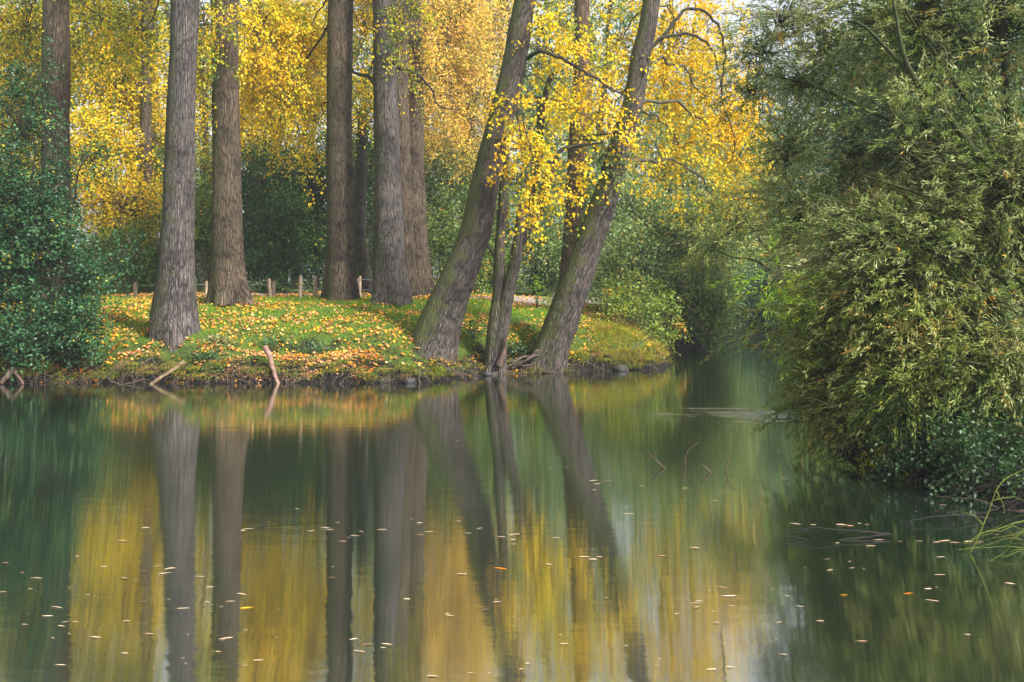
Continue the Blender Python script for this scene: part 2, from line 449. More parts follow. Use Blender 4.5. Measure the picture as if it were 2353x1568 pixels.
def ground_z(x, y):
    x = np.asarray(x, float); y = np.asarray(y, float)
    dl = left_d(x, y); dn = near_d(x, y)
    zl = np.interp(dl, [-6, -2, 0, 0.12, 0.3, 0.5, 1.3, 2.0, 3.2, 6, 9, 15, 400],
                   [-1.6, -0.9, -0.05, 0.1, 0.34, 0.5, 0.98, 1.24, 1.52, 1.92, 2.12, 2.18, 2.3])
    # scooped hollow in the bank face between the two groups of trees
    hol = np.exp(-((x + 6.0) / 1.5) ** 2 - ((dl - 1.35) / 0.45) ** 2) + 0.8 * np.exp(-((x + 2.9) / 0.7) ** 2 - ((dl - 0.9) / 0.4) ** 2)
    zl = zl - 0.38 * hol
    zl = zl + np.clip(dl * 0.6, 0, 1) * ((fbm(x * 0.8, y * 0.8, 0, 31) - 0.5) * 0.22 + (fbm(x * 3, y * 3, 0, 37) - 0.5) * 0.07)
    zl = zl + np.exp(-((dl - 0.35) / 0.35) ** 2) * ((fbm(x * 4.5, y * 4.5, 0, 71) - 0.5) * 0.34 + (fbm(x * 1.2, y * 0.4, 0, 73) - 0.5) * 0.5)
    zl = zl + 0.3 * np.exp(-((x + 9.7) / 1.3) ** 2 - ((y - 28.7) / 0.8) ** 2) * np.clip(dl, 0, 1)
    # low mud shelf under the point where the trees lean out
    zl = zl - 0.3 * np.exp(-((x - 0.2) / 1.8) ** 2 - ((dl - 0.6) / 0.6) ** 2)
    zn = np.interp(dn, [-6, -2, 0, 0.2, 0.8, 2, 6, 20, 400], [-1.6, -0.8, -0.05, 0.15, 0.4, 0.8, 1.3, 1.7, 2.0])
    zn = zn + np.clip(dn * 0.5, 0, 1) * (fbm(x * 0.7, y * 0.7, 0, 41) - 0.5) * 0.3
    return np.where(dl > dn, zl, zn)


def gz(x, y):
    return float(ground_z(np.array([x]), np.array([y]))[0])


def axis_lines(lo, hi, d0, d1, step, grow=1.22):
    a = list(np.arange(d0, d1 + 1e-6, step)); s = step
    x = d1
    while x < hi: s *= grow; x += s; a.append(min(x, hi))
    s = step; x = d0; b = []
    while x > lo: s *= grow; x -= s; b.append(max(x, lo))
    return np.array(sorted(set(b + a)))


gx = axis_lines(-300, 300, -18, 10, 0.14)
gy = np.array(sorted(set(list(np.round(axis_lines(-300, 400, 26.7, 32, 0.065), 4)) + list(np.arange(-2, 26.4, 0.6)))))
XX, YY = np.meshgrid(gx, gy)
ZZ = ground_z(XX, YY)
nx, ny = len(gx), len(gy)
g = Geo()
ii = (np.arange(ny - 1)[:, None] * nx + np.arange(nx - 1)[None, :])
g.add(np.stack([XX, YY, ZZ], -1), np.stack([ii, ii + 1, ii + nx + 1, ii + nx], -1).reshape(-1, 4))

m, nt, out = newmat('bank_ground')
L = nt.links
pos = geo_pos(nt)
sep = nt.nodes.new('ShaderNodeSeparateXYZ'); L.new(pos, sep.inputs[0])
n1 = noise_n(nt, 2.2, pos, 5, 0.6); n2 = noise_n(nt, 18, pos, 5, 0.65); n3 = noise_n(nt, 0.5, pos, 3)
grass = ramp(nt, [(0.3, (0.04, 0.07, 0.012)), (0.55, (0.08, 0.13, 0.018)), (0.75, (0.12, 0.1, 0.035))], n2.outputs['Fac'])
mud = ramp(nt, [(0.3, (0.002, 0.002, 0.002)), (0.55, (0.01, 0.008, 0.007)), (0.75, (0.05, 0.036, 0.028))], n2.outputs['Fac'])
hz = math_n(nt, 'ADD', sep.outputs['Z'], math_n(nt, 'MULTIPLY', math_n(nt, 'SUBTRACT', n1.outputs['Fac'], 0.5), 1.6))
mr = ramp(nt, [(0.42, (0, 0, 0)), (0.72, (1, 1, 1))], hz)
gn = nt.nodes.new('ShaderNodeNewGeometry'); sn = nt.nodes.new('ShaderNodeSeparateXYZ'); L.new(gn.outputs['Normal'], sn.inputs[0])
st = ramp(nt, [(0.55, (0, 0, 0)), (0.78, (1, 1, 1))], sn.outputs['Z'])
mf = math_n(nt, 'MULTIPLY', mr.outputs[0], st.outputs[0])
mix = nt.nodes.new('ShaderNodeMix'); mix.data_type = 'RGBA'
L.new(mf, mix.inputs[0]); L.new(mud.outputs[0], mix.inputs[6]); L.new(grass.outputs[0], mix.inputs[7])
bs = nt.nodes.new('ShaderNodeBsdfPrincipled'); bs.inputs['Roughness'].default_value = 0.85; bs.inputs['Specular IOR Level'].default_value = 0.3
L.new(mix.outputs[2], bs.inputs['Base Color'])
bu = nt.nodes.new('ShaderNodeBump'); bu.inputs['Strength'].default_value = 0.8; bu.inputs['Distance'].default_value = 0.15
L.new(n2.outputs['Fac'], bu.inputs['Height']); L.new(bu.outputs[0], bs.inputs['Normal'])
L.new(bs.outputs[0], out.inputs['Surface'])
tag(g.build('ground', m, smooth=True), kind='structure')

# water
WANI = 0.8
g = Geo()
g.add([(-300, -20, 0), (300, -20, 0), (300, 120, 0), (-300, 120, 0)], [[0, 1, 2, 3]])
m, nt, out = newmat('river_water')
L = nt.links
pos = geo_pos(nt)
fr = nt.nodes.new('ShaderNodeFresnel'); fr.inputs['IOR'].default_value = 1.33
mrg = nt.nodes.new('ShaderNodeMapRange'); L.new(fr.outputs[0], mrg.inputs[0])
mrg.inputs['To Min'].default_value = 0.58; mrg.inputs['To Max'].default_value = 0.95
mrg.inputs['From Max'].default_value = 0.8
df = nt.nodes.new('ShaderNodeBsdfDiffuse'); df.inputs['Color'].default_value = (0.012, 0.022, 0.014, 1)
gl = nt.nodes.new('ShaderNodeBsdfGlossy'); gl.inputs['Roughness'].default_value = 0.042; gl.inputs['Anisotropy'].default_value = WANI; gl.inputs['Rotation'].default_value = 0.0
tg = nt.nodes.new('ShaderNodeCombineXYZ'); tg.inputs[0].default_value = 1.0; L.new(tg.outputs[0], gl.inputs['Tangent'])
gl.inputs['Color'].default_value = (0.93, 0.94, 0.92, 1)
mp = nt.nodes.new('ShaderNodeMapping'); mp.inputs['Scale'].default_value = (0.8, 2.2, 1); L.new(pos, mp.inputs[0])
w1 = noise_n(nt, 1.6, mp.outputs[0], 3, 0.55)
# breeze-roughened patch in mid river
vm = nt.nodes.new('ShaderNodeVectorMath'); vm.operation = 'SUBTRACT'; L.new(pos, vm.inputs[0]); vm.inputs[1].default_value = (5.15, 20.9, 0)
mp2 = nt.nodes.new('ShaderNodeMapping'); mp2.inputs['Scale'].default_value = (0.4, 0.6, 1); L.new(vm.outputs[0], mp2.inputs[0])
ln = nt.nodes.new('ShaderNodeVectorMath'); ln.operation = 'LENGTH'; L.new(mp2.outputs[0], ln.inputs[0])
mp3 = nt.nodes.new('ShaderNodeMapping'); mp3.inputs['Scale'].default_value = (0.7, 2.6, 1); L.new(pos, mp3.inputs[0])
pn = noise_n(nt, 1.2, mp3.outputs[0], 5, 0.65)
pd = math_n(nt, 'ADD', math_n(nt, 'MULTIPLY', ln.outputs['Value'], 0.6), math_n(nt, 'MULTIPLY_ADD', pn.outputs['Fac'], 2.4, -0.62))
patch = ramp(nt, [(0.38, (1, 1, 1)), (0.95, (0, 0, 0))], pd, 'EASE')
w2 = noise_n(nt, 5.0, mp.outputs[0], 3, 0.6)
hh = math_n(nt, 'ADD', math_n(nt, 'MULTIPLY', w1.outputs['Fac'], 0.002), math_n(nt, 'MULTIPLY', math_n(nt, 'MULTIPLY', w2.outputs['Fac'], patch.outputs[0]), 0.04))
bu = nt.nodes.new('ShaderNodeBump'); bu.inputs['Strength'].default_value = 1.0; bu.inputs['Distance'].default_value = 1.0
L.new(hh, bu.inputs['Height']); L.new(bu.outputs[0], gl.inputs['Normal'])
ms = nt.nodes.new('ShaderNodeMixShader'); L.new(mrg.outputs[0], ms.inputs[0]); L.new(df.outputs[0], ms.inputs[1]); L.new(gl.outputs[0], ms.inputs[2])
L.new(ms.outputs[0], out.inputs['Surface'])
tag(g.build('water', m), kind='structure')

# path on top of the bank
def on_ground(pts, dz):
    pts = np.asarray(pts, float)
    return np.column_stack([pts[:, 0], pts[:, 1], ground_z(pts[:, 0], pts[:, 1]) + dz])


m, nt, out = newmat('gravel_path')
n1 = noise_n(nt, 30, geo_pos(nt), 5, 0.7)
r = ramp(nt, [(0.3, (0.16, 0.14, 0.13)), (0.7, (0.36, 0.32, 0.3))], n1.outputs['Fac'])
bs = nt.nodes.new('ShaderNodeBsdfPrincipled'); bs.inputs['Roughness'].default_value = 0.95
nt.links.new(r.outputs[0], bs.inputs['Base Color']); nt.links.new(bs.outputs[0], out.inputs['Surface'])
g = Geo()
cl = spline([(-30, 44, 0), (-14, 42.6, 0), (-5, 40.5, 0), (-1.2, 39.8, 0), (1.2, 42.0, 0), (3.2, 48, 0), (4.5, 56, 0), (8, 70, 0)], 0.3)
tn = norm(np.gradient(cl, axis=0)); sd = np.stack([-tn[:, 1], tn[:, 0], 0 * tn[:, 0]], 1)
wd = 1.9 + 0.25 * fbm(cl[:, 0], cl[:, 1], 0, 3)
cols = np.linspace(-1, 1, 9)
pp = cl[:, None, :] + sd[:, None, :] * (cols[None, :, None] * wd[:, None, None])
zz = ground_z(pp[..., 0], pp[..., 1]) + 0.03
pp[..., 2] = zz
n0 = len(cl); q = np.arange(n0 - 1)[:, None] * 9 + np.arange(8)[None, :]
g.add(pp, np.stack([q, q + 1, q + 10, q + 9], -1).reshape(-1, 4))
tag(g.build('path', m, smooth=True), kind='structure')
PATH = cl

# ------------------------------------------------------------------ tree building
def trunk_geo(g, prof, Y, sides=44, flare=0.0, seed=0, step=0.09, y2=None, lobes_n=5, base=0.9):
    """prof: list of (u, v, half width in px) top to bottom"""
    pr = sorted(prof, key=lambda t: -t[1])
    rows = []
    v0, v1 = pr[0][1], pr[-1][1]
    for (u, v, hw) in pr:
        yy = Y if y2 is None else Y + (y2 - Y) * (v0 - v) / (v0 - v1)
        p = P(u, v, yy)
        rows.append([p[0], p[1], p[2], PX(hw, yy)])
    # real lean shortens the drawn half width
    S = spline(rows, step)
    pts, rad = S[:, :3], S[:, 3]
    T = norm(np.gradient(pts, axis=0)); rad = rad * np.clip(np.abs(T[:, 2]) ** 0.9, 0.6, 1)
    ln = np.concatenate([[0], np.cumsum(np.linalg.norm(np.diff(pts, axis=0), axis=1))])

    def lob(th, i):
        z = ln[i]
        f = flare * np.exp(-z / 0.55)
        ph = seed * 1.7
        l = 1 + f * (0.45 * np.cos(lobes_n * th + ph) + 0.3 * np.cos(3 * th + ph * 2) - 0.1)
        rg = fbm(np.cos(th) * 2.2 + 0 * z, np.sin(th) * 2.2 + 0 * z, z * 0.9 + 0 * th, seed, 3) - 0.5
        fr_ = vnoise(np.cos(th) * 7 + 0 * z, np.sin(th) * 7 + 0 * z, z * 1.6 + 0 * th, seed + 9) - 0.5
        return l + rg * 0.14 + fr_ * 0.06
    tube(g, pts, rad, sides, lobes=lob)
    return pts, rad


DENS = 1.35
LEAFK = {   # length, width, leaves per spray, spray length, droop, lateral, twig?
    'poplar': dict(L=0.098, W=0.092, n=26, sl=0.95, dr=0.55, lat=0.17, hang=0.8),
    'fine': dict(L=0.105, W=0.09, n=24, sl=1.1, dr=0.5, lat=0.25, hang=0.6),
    'alder': dict(L=0.085, W=0.068, n=26, sl=0.75, dr=0.15, lat=0.15, hang=0.25),
    'bush': dict(L=0.11, W=0.07, n=26, sl=0.9, dr=0.2, lat=0.22, hang=0.3),
    'willow': dict(L=0.09, W=0.019, n=38, sl=0.8, dr=0.28, lat=0.035, hang=0.2, jit=0.38),
    'far': dict(L=0.22, W=0.16, n=22, sl=1.6, dr=0.4, lat=0.5, hang=0.4),
}


def blob_pts(b, rng, gap=0.42, gs=0.9, seed=0):
    u, v, ru, rv, Y, rY, n = b
    n = int(n * DENS)
    c = P(u, v, Y)
    d = norm(rng.normal(size=(n * 3, 3))); r = rng.random(n * 3) ** (1 / 2.4)
    p = d * r[:, None]
    q = c + p * np.array([PX(ru, Y), rY, PX(rv, Y)])
    keep = fbm(q[:, 0] * gs, q[:, 1] * gs, q[:, 2] * gs, seed + 3, 2) > gap
    q, p = q[keep][:n], p[keep][:n]
    return c, q, p


def foliage(gl, gt, blobs, kind, rng, bias=(0, 0, 0), gap=0.42, gs=0.9, twigs=True, seed=0, scale=1.0, limb_from=None, tint_lo=0.0, tint_hi=1.0, twr=0.006, branchlets=0.25):
    k = LEAFK[kind]
    for bi, b in enumerate(blobs):
        c, q, pdir = blob_pts(b, rng, gap, gs, seed + bi)
        n = len(q)
        if n == 0: continue
        hd = rng.normal(size=(n, 3)) * [1, 1, 0.45]
        d = norm(norm(hd) * 0.8 + pdir * 0.7 + np.array(bias))
        nl = k['n']
        SL = k['sl'] * scale * rng.uniform(0.6, 1.25, n)
        t = rng.random((n, nl)) ** 0.8
        p = q[:, None, :] + d[:, None, :] * (t * SL[:, None])[..., None]
        p[..., 2] -= k['dr'] * SL[:, None] * t ** 2
        p += rng.normal(size=p.shape) * k['lat'] * scale * 0.6
        ax = norm(d[:, None, :] * 0.9 + rng.normal(size=p.shape) * k.get('jit', 0.65) + np.array([0, 0, -k['hang']]))
        nr = norm(rng.normal(size=p.shape) * 0.75 + np.array([0.0, -0.25, 0.65]))
        s = rng.uniform(0.5, 1.35, (n, nl)) * scale
        tb = rng.normal(0.5, 0.16, n)[:, None]
        ti = np.clip(tb + rng.normal(0, 0.16, (n, nl)), 0, 1) * (tint_hi - tint_lo) + tint_lo
        leaves(gl, p.reshape(-1, 3), ax.reshape(-1, 3), nr.reshape(-1, 3), (s * k['L']).ravel(), (s * k['W']).ravel(), ti.ravel())
        if gt is not None and twigs:
            tt = np.array([-0.35, 0.0, 0.5, 1.0])
            for j in range(n):
                pts = q[j] + d[j] * (tt * SL[j])[:, None]
                pts[:, 2] -= k['dr'] * SL[j] * np.clip(tt, 0, 1) ** 2
                tube(gt, pts, np.array([1.3, 1.0, 0.8, 0.35]) * twr, 3)
            m = int(n * branchlets)
            for j in rng.choice(n, m, replace=False):
                a = c + (q[j] - c) * rng.uniform(0.0, 0.25)
                pts = curve(a, q[j], 0.12 * np.linalg.norm(q[j] - a), 5, 0.05, rng)
                tube(gt, pts, np.linspace(2.6, 1.0, 5) * twr, 4)
        if gt is not None and limb_from is not None:
            a = np.asarray(limb_from(c), float)
            ll = np.linalg.norm(c - a)
            tube(gt, curve(a, c, 0.13 * ll, 9, 0.02 * ll, rng), np.linspace(max(0.03, 0.012 * ll), 0.016, 9), 6)


def tree(name, label, prof, Y, bark, blobs, lmat, kind, group=None, flare=0.35, seed=1, gap=0.47, cat='tree', y2=None, limbs=(), sides=44,
         bias=(0, 0, -0.15), scale=1.0, gs=0.9, lo=0.0, hi=1.0, twr=0.008, attach=1.6, extra=None, step=0.09):
    rng = np.random.default_rng(seed)
    b = max(prof, key=lambda t: t[1])
    base = P(b[0], b[1], Y)
    base[2] = gz(base[0], base[1])
    th = thing(name, base, label, cat, group)
    g = Geo()
    pts, rad = trunk_geo(g, prof, Y, sides, flare, seed, step, y2)
    g.build('trunk', M[bark], th, smooth=True, use_bk=True)

    def att(c):
        want = c[2] + attach * 0.5
        j = int(np.argmin(np.abs(pts[:, 2] - want)))
        return pts[j]
    for (lp, r0, r1) in limbs:
        g = Geo()
        S = spline([list(P(*p)) for p in lp], 0.25)
        S[1:-1] += rng.normal(0, 0.02, (len(S) - 2, 3))
        tube(g, S, np.linspace(r0, r1, len(S)), 8)
        g.build('branch', M['bark_dark'], th, smooth=True, use_bk=True)
    if blobs:
        gl, gt = Geo(), Geo()
        foliage(gl, gt, blobs, kind, rng, bias, gap, gs, True, seed * 10, scale, att, lo, hi, twr)
        if extra: extra(gl, gt, rng)
        gl.build('crown', M[lmat], th)
        gt.build('twigs', M['twig'], th, smooth=True)
    return th


# ---- the row of tall poplars on the bank top
tree('poplar_tree', 'tall straight brown trunk at far left rising behind the dark green shrub',
     [(129, -420, 25), (129, -150, 27), (129, 0, 29), (128, 200, 30), (128, 400, 31), (130, 560, 34), (132, 650, 39), (132, 700, 48), (132, 725, 56)],
     33.0, 'bark_brown', [(60, 60, 110, 130, 35.5, 1.6, 120), (230, 40, 110, 110, 36.5, 1.6, 150), (40, 300, 90, 120, 36, 1.4, 70), (120, -160, 240, 120, 33, 2.2, 120)],
     'olive', 'poplar', 'tall poplar trunks on the bank', seed=1)
tree('poplar_tree', 'pale grey deeply furrowed trunk with flared roots low on the bank above the water',
     [(440, -420, 27), (434, -200, 29), (426, 0, 31), (418, 200, 30), (412, 400, 34), (407, 560, 38), (404, 650, 44), (402, 700, 50), (402, 745, 56), (404, 785, 60), (404, 815, 64)],
     28.9, 'bark_grey', [(440, -220, 200, 90, 30, 2.0, 110), (330, 70, 60, 90, 32, 1.0, 50), (470, 60, 30, 130, 31.5, 0.8, 30)], 'olive', 'poplar', 'tall poplar trunks on the bank', flare=0.4, seed=2)
tree('poplar_tree', 'straight brown trunk just right of the pale grey furrowed trunk',
     [(510, -420, 25), (513, -150, 27), (516, 0, 29), (518, 200, 30), (521, 400, 32), (523, 560, 35), (525, 620, 39), (527, 665, 45), (528, 700, 52)],
     33.8, 'bark_brown', [(600, 60, 60, 120, 36, 1.4, 130), (640, 150, 80, 140, 37, 1.5, 170), (500, -200, 200, 110, 34, 2, 90), (560, 20, 30, 60, 33.0, 0.6, 24), (465, 150, 30, 120, 35.5, 0.8, 40)],
     'yellow', 'poplar', 'tall poplar trunks on the bank', flare=0.5, seed=3)
tree('poplar_tree', 'straight brown trunk beside the right end of the post and wire fence',
     [(787, -420, 25), (784, -150, 27), (783, 0, 28.5), (780, 200, 28.5), (780, 400, 29.5), (782, 560, 32), (782, 620, 35), (783, 665, 40), (783, 700, 46)],
     36.0, 'bark_brown', [(700, 90, 70, 130, 39, 1.5, 130), (690, 330, 45, 80, 39.5, 0.8, 40), (840, 90, 45, 120, 38.5, 1.2, 60), (790, -200, 190, 110, 36, 2, 80)],
     'yellow', 'poplar', 'tall poplar trunks on the bank', flare=0.4, seed=4, lo=0.0,
     limbs=[([(775, 20, 36), (735, 90, 36.4), (690, 150, 36.8), (640, 190, 37.0)], 0.06, 0.02)])
tree('poplar_tree', 'grey brown trunk standing in front of two other trunks in the middle',
     [(890, -420, 24), (887, -150, 26), (885, 0, 27), (885, 200, 27.5), (891, 400, 31), (893, 560, 35), (895, 620, 38), (898, 665, 42), (898, 700, 48)],
     35.0, 'bark_grey', [(840, 200, 40, 130, 38, 1.2, 50), (890, -210, 190, 110, 36, 2, 80), (925, 60, 40, 120, 34.6, 0.8, 30)], 'olive', 'poplar', 'tall poplar trunks on the bank', flare=0.4, seed=5,
     limbs=[([(868, 200, 35), (845, 175, 35.2), (815, 165, 35.5), (790, 120, 35.8)], 0.09, 0.03), ([(905, 155, 35), (950, 165, 35), (990, 200, 35.2), (1010, 245, 35.4), (1060, 250, 35.6)], 0.06, 0.015)])
tree('poplar_tree', 'trunk half hidden between the grey brown trunk and its right neighbour',
     [(916, -420, 20), (915, -150, 22), (914, 0, 23), (914, 200, 24), (918, 400, 26), (922, 560, 29), (925, 640, 34), (927, 690, 40)],
     38.5, 'bark_brown', [(915, -200, 160, 110, 39, 2, 60)], 'yellow', 'poplar', 'tall poplar trunks on the bank', seed=6)
tree('poplar_tree', 'rearmost trunk at the right end of the cluster of three upright trunks',
     [(936, -420, 20), (940, -150, 22), (943, 0, 23), (947, 200, 25), (949, 400, 26.5), (954, 560, 30), (958, 620, 33), (961, 660, 38), (961, 685, 42)],
     40.5, 'bark_brown', [(1040, 60, 100, 120, 44, 2, 200), (1010, 200, 90, 130, 45, 2, 180), (960, 100, 50, 140, 40, 1, 60), (1080, 260, 80, 120, 46, 1.6, 130)],
     'pale', 'fine', 'tall poplar trunks on the bank', seed=7)

# ---- the two leaning poplars at the point and the forked tree between them
hang = [(1195, 280, 45, 50, 28.2, 0.4, 17), (1235, 370, 42, 45, 28.2, 0.4, 15), (1235, 455, 34, 50, 28.2, 0.35, 18), (1170, 255, 20, 16, 28.1, 0.2, 4),
        (1290, 60, 70, 70, 29.5, 0.9, 22), (1350, 170, 90, 70, 30, 1.0, 30), (1300, 230, 40, 50, 29.6, 0.6, 10), (1340, 400, 35, 40, 29.0, 0.5, 8), (1380, 290, 60, 60, 30, 0.8, 20),
        (1200, -200, 150, 100, 29, 1.5, 50)]
tree('poplar_tree', 'left leaning trunk with broad base and yellow leaves hanging from its branches at the point',
     [(1262, -300, 20), (1232, -120, 22), (1206, 0, 24.5), (1184, 134, 28), (1161, 235, 29.5), (1134, 336, 31), (1112, 437, 34), (1094, 527, 37), (1080, 570, 38), (1057, 630, 42), (1032, 691, 46), (1012, 745, 51), (1000, 785, 56), (992, 815, 60), (984, 850, 64), (980, 880, 66)],
     29.6, 'bark_lean', hang, 'yellow', 'poplar', 'leaning trees at the point', flare=0.3, seed=8, gap=0.36, gs=1.6, twr=0.0045, lo=0.1,
     limbs=[([(1212, 135, 29.5), (1240, 118, 29.2), (1290, 135, 28.8), (1340, 165, 29.2), (1400, 200, 29.6), (1440, 225, 30)], 0.07, 0.02),
            ([(1205, 160, 29.4), (1215, 200, 28.9), (1200, 260, 28.1), (1215, 330, 28.0), (1240, 400, 28.1), (1240, 480, 28.2)], 0.03, 0.008)])
tree('poplar_tree', 'right leaning trunk standing in the water with dark wet base and yellow crown',
     [(1545, -300, 15), (1520, -130, 17), (1497, 0, 19.5), (1487, 67, 21), (1471, 134, 22.5), (1455, 235, 24), (1430, 320, 27), (1402, 420, 30), (1378, 489, 31.5), (1355, 557, 33), (1332, 624, 35), (1308, 691, 37.5), (1284, 758, 41), (1266, 810, 44), (1258, 845, 50), (1256, 880, 56)],
     30.6, 'bark_lean', [(1430, 90, 70, 110, 31.6, 0.8, 32), (1410, 250, 60, 80, 31.2, 0.7, 22), (1560, 100, 100, 130, 33, 1.2, 90), (1640, 250, 110, 130, 34, 1.2, 110), (1560, 340, 80, 120, 33.5, 1.0, 55),
                           (1700, 350, 60, 110, 34.5, 0.9, 60), (1620, 60, 90, 90, 34, 1.0, 45), (1480, -160, 90, 80, 32, 1.5, 12), (1660, 460, 50, 40, 34.5, 0.6, 14)],
     'yellow', 'poplar', 'leaning trees at the point', flare=0.35, seed=9, gap=0.38, gs=1.6, twr=0.0045, lo=0.12,
     limbs=[([(1462, 190, 30.6), (1490, 120, 30.8), (1530, 85, 31), (1590, 80, 31.4), (1640, 120, 32), (1655, 200, 32.5)], 0.08, 0.02),
            ([(1520, 90, 31), (1580, 20, 31.5), (1640, 45, 32), (1665, 120, 32.4), (1660, 230, 32.8), (1690, 330, 33), (1660, 400, 33.2)], 0.06, 0.012),
            ([(1398, 430, 30.6), (1360, 330, 30.4), (1290, 325, 30.2), (1260, 350, 30)], 0.04, 0.012)])

# forked tree between the leaning poplars
rng = np.random.default_rng(77)
base = P(1136, 862, 30.0); base[2] = 0
fk = thing('forked_tree', base, 'dark double-stemmed forked tree rising from the water between the two leaning trunks', 'tree', 'leaning trees at the point')
g = Geo()
trunk_geo(g, [(1172, 120, 5), (1163, 250, 7), (1160, 380, 9), (1155, 480, 11), (1149, 560, 12), (1147, 620, 13), (1146, 680, 15), (1145, 724, 21), (1141, 770, 24), (1138, 820, 25), (1135, 855, 30), (1132, 890, 36)], 30.0, 30, 0.4, 12, 0.08)
g.build('trunk', M['bark_lean'], fk, smooth=True, use_bk=True)
g = Geo()
trunk_geo(g, [(1098, 545, 3.5), (1118, 562, 5), (1132, 578, 6), (1144, 600, 7)], 30.0, 12, 0, 15, 0.08)
g.build('stem', M['bark_dark'], fk, smooth=True, use_bk=True)
g = Geo()
trunk_geo(g, [(1200, 470, 10), (1196, 523, 13), (1186, 590, 14.5), (1172, 650, 15), (1162, 700, 16), (1152, 760, 17), (1144, 820, 16)], 29.9, 20, 0, 14, 0.1)
g.build('stem', M['bark_lean'], fk, smooth=True, use_bk=True)
g = Geo()
trunk_geo(g, [(1430, 305, 3), (1386, 326, 4), (1330, 315, 6), (1290, 345, 8), (1262, 400, 10), (1240, 470, 11), (1215, 520, 12), (1192, 570, 12)], 29.9, 18, 0, 16, 0.1)
trunk_geo(g, [(1300, 160, 3), (1268, 172, 6), (1252, 225, 7), (1242, 280, 8), (1238, 350, 9), (1225, 430, 9), (1200, 500, 10)], 30.2, 16, 0, 17, 0.1)
g.build('branch', M['bark_dark'], fk, smooth=True, use_bk=True)
g = Geo()
trunk_geo(g, [(1164, 770, 2.5), (1161, 795, 4), (1155, 815, 6), (1146, 840, 8)], 29.6, 14, 0.3, 18, 0.06)
g.build('snag', M['dead'], fk, smooth=True)
gl, gt = Geo(), Geo()
foliage(gl, gt, [(1165, 430, 40, 80, 30.5, 0.6, 40), (1390, 360, 45, 50, 30.6, 0.5, 34), (1410, 390, 40, 60, 30.2, 0.5, 40), (1300, 420, 50, 60, 31, 0.6, 26), (1250, 520, 50, 40, 31, 0.6, 14)],
        'willow', rng, (0, 0, -0.1), 0.3, 1.2, True, 5, 0.9, None, 0.3, 0.75, 0.004)
gl.build('crown', M['grey'], fk)
gt.build('twigs', M['twig'], fk, smooth=True)

# roots of the leaning poplar in the water and the forked tree
g = Geo()
for k in range(9):
    a = P(1215 + rng.uniform(-10, 40), 815 + rng.uniform(-10, 25), 30.2)
    b = a + np.array([rng.uniform(-1.3, -0.5), rng.uniform(-0.3, 0.2), 0]); b[2] = rng.uniform(-0.02, 0.22)
    tube(g, curve(a, b, rng.uniform(-0.05, 0.1), 9, 0.04, rng), np.linspace(0.045, 0.012, 9), 6)
tag(g.build('exposed_root', M['root'], smooth=True, origin=P(1190, 850, 30)), 'tangle of brown roots at the waterline left of the right leaning trunk', 'roots')

# ---- background trunks
tree('ivy_tree', 'reddish ivy-clad trunk partly hidden behind the right leaning trunk',
     [(1345, -350, 14), (1340, -100, 15), (1338, 0, 16), (1336, 168, 19), (1328, 336, 22), (1322, 470, 24), (1316, 560, 24), (1312, 640, 27), (1312, 700, 32)],
     37.5, 'bark_red', [(1330, 60, 70, 90, 39, 1.2, 34), (1290, 180, 70, 90, 40, 1.3, 26)], 'olive', 'poplar', None, seed=19, twr=0.006)
rng = np.random.default_rng(5)
iv = [o for o in bpy.data.objects if o.name == 'ivy_tree'][0]
gl = Geo()
n = 1500
v = rng.uniform(400, 690, n); side = rng.normal(0, 1, n)
uu = np.interp(v, [168, 470, 640, 700], [1336, 1322, 1312, 1312]) + side * 18 + 6
pp = np.array([P(a, b, 37.5 - 0.35 * abs(math.cos(min(1.5, abs(c) * .8)))) for a, b, c in zip(uu, v, side)])
leaves(gl, pp, rng.normal(size=(n, 3)) + [0, 0, -0.6], rng.normal(size=(n, 3)) * 0.5 + [0, -1, 0.3], rng.uniform(.06, .1, n), rng.uniform(.06, .1, n), rng.random(n) * 0.8)
gl.build('ivy', M['green'], iv)

tree('dark_tree', 'blackish bent trunk standing in deep shade between two upright trunks',
     [(832, 250, 10), (830, 350, 12), (828, 450, 14), (826, 540, 15), (832, 600, 16), (838, 645, 18), (842, 690, 22)],
     43.0, 'bark_dark', [(840, 430, 60, 130, 45, 1.5, 130), (800, 330, 60, 60, 46, 1.5, 60), (860, 560, 50, 50, 47, 1.5, 30)], 'dark', 'bush', seed=20, scale=1.25, bias=(0, 0, 0))

bgp = [  # background poplars: (label, u, Y, hw, palette, kind, blobs)
    ('thin grey trunk with bright yellow crown left of the pale grey furrowed trunk', 338, 45, 13, 'yellow',
     [(210, 380, 100, 130, 44, 1.6, 210), (290, 480, 70, 90, 43, 1.4, 110), (300, 200, 110, 160, 46, 1.8, 230), (190, 120, 120, 130, 47, 1.8, 170), (350, 330, 50, 90, 46, 1, 60)]),
    ('slim trunk with yellow crown seen through the gap right of the straight brown trunk', 640, 50, 11, 'yellow',
     [(600, 200, 70, 120, 48, 1.8, 170), (650, 60, 90, 100, 49, 2, 190), (470, 200, 40, 160, 48, 1.4, 80), (590, 300, 60, 60, 47, 1, 60), (730, 160, 50, 120, 50, 1.2, 70)]),
    ('slender distant trunk with fine pale yellow crown right of the three upright trunks', 1085, 54, 9, 'pale',
     [(1060, 120, 110, 150, 54, 2.5, 260), (1010, 330, 70, 70, 53, 1.6, 70), (1120, 40, 80, 90, 55, 2, 110), (1000, 20, 80, 80, 53, 2, 110)]),
    ('faint distant trunk with a thin yellow crown left of the far shrub', 60, 48, 11, 'olive',
     [(50, 150, 110, 150, 46, 1.8, 190), (30, 420, 90, 110, 45, 1.4, 110), (-80, 250, 90, 220, 46, 2, 160)]),
]
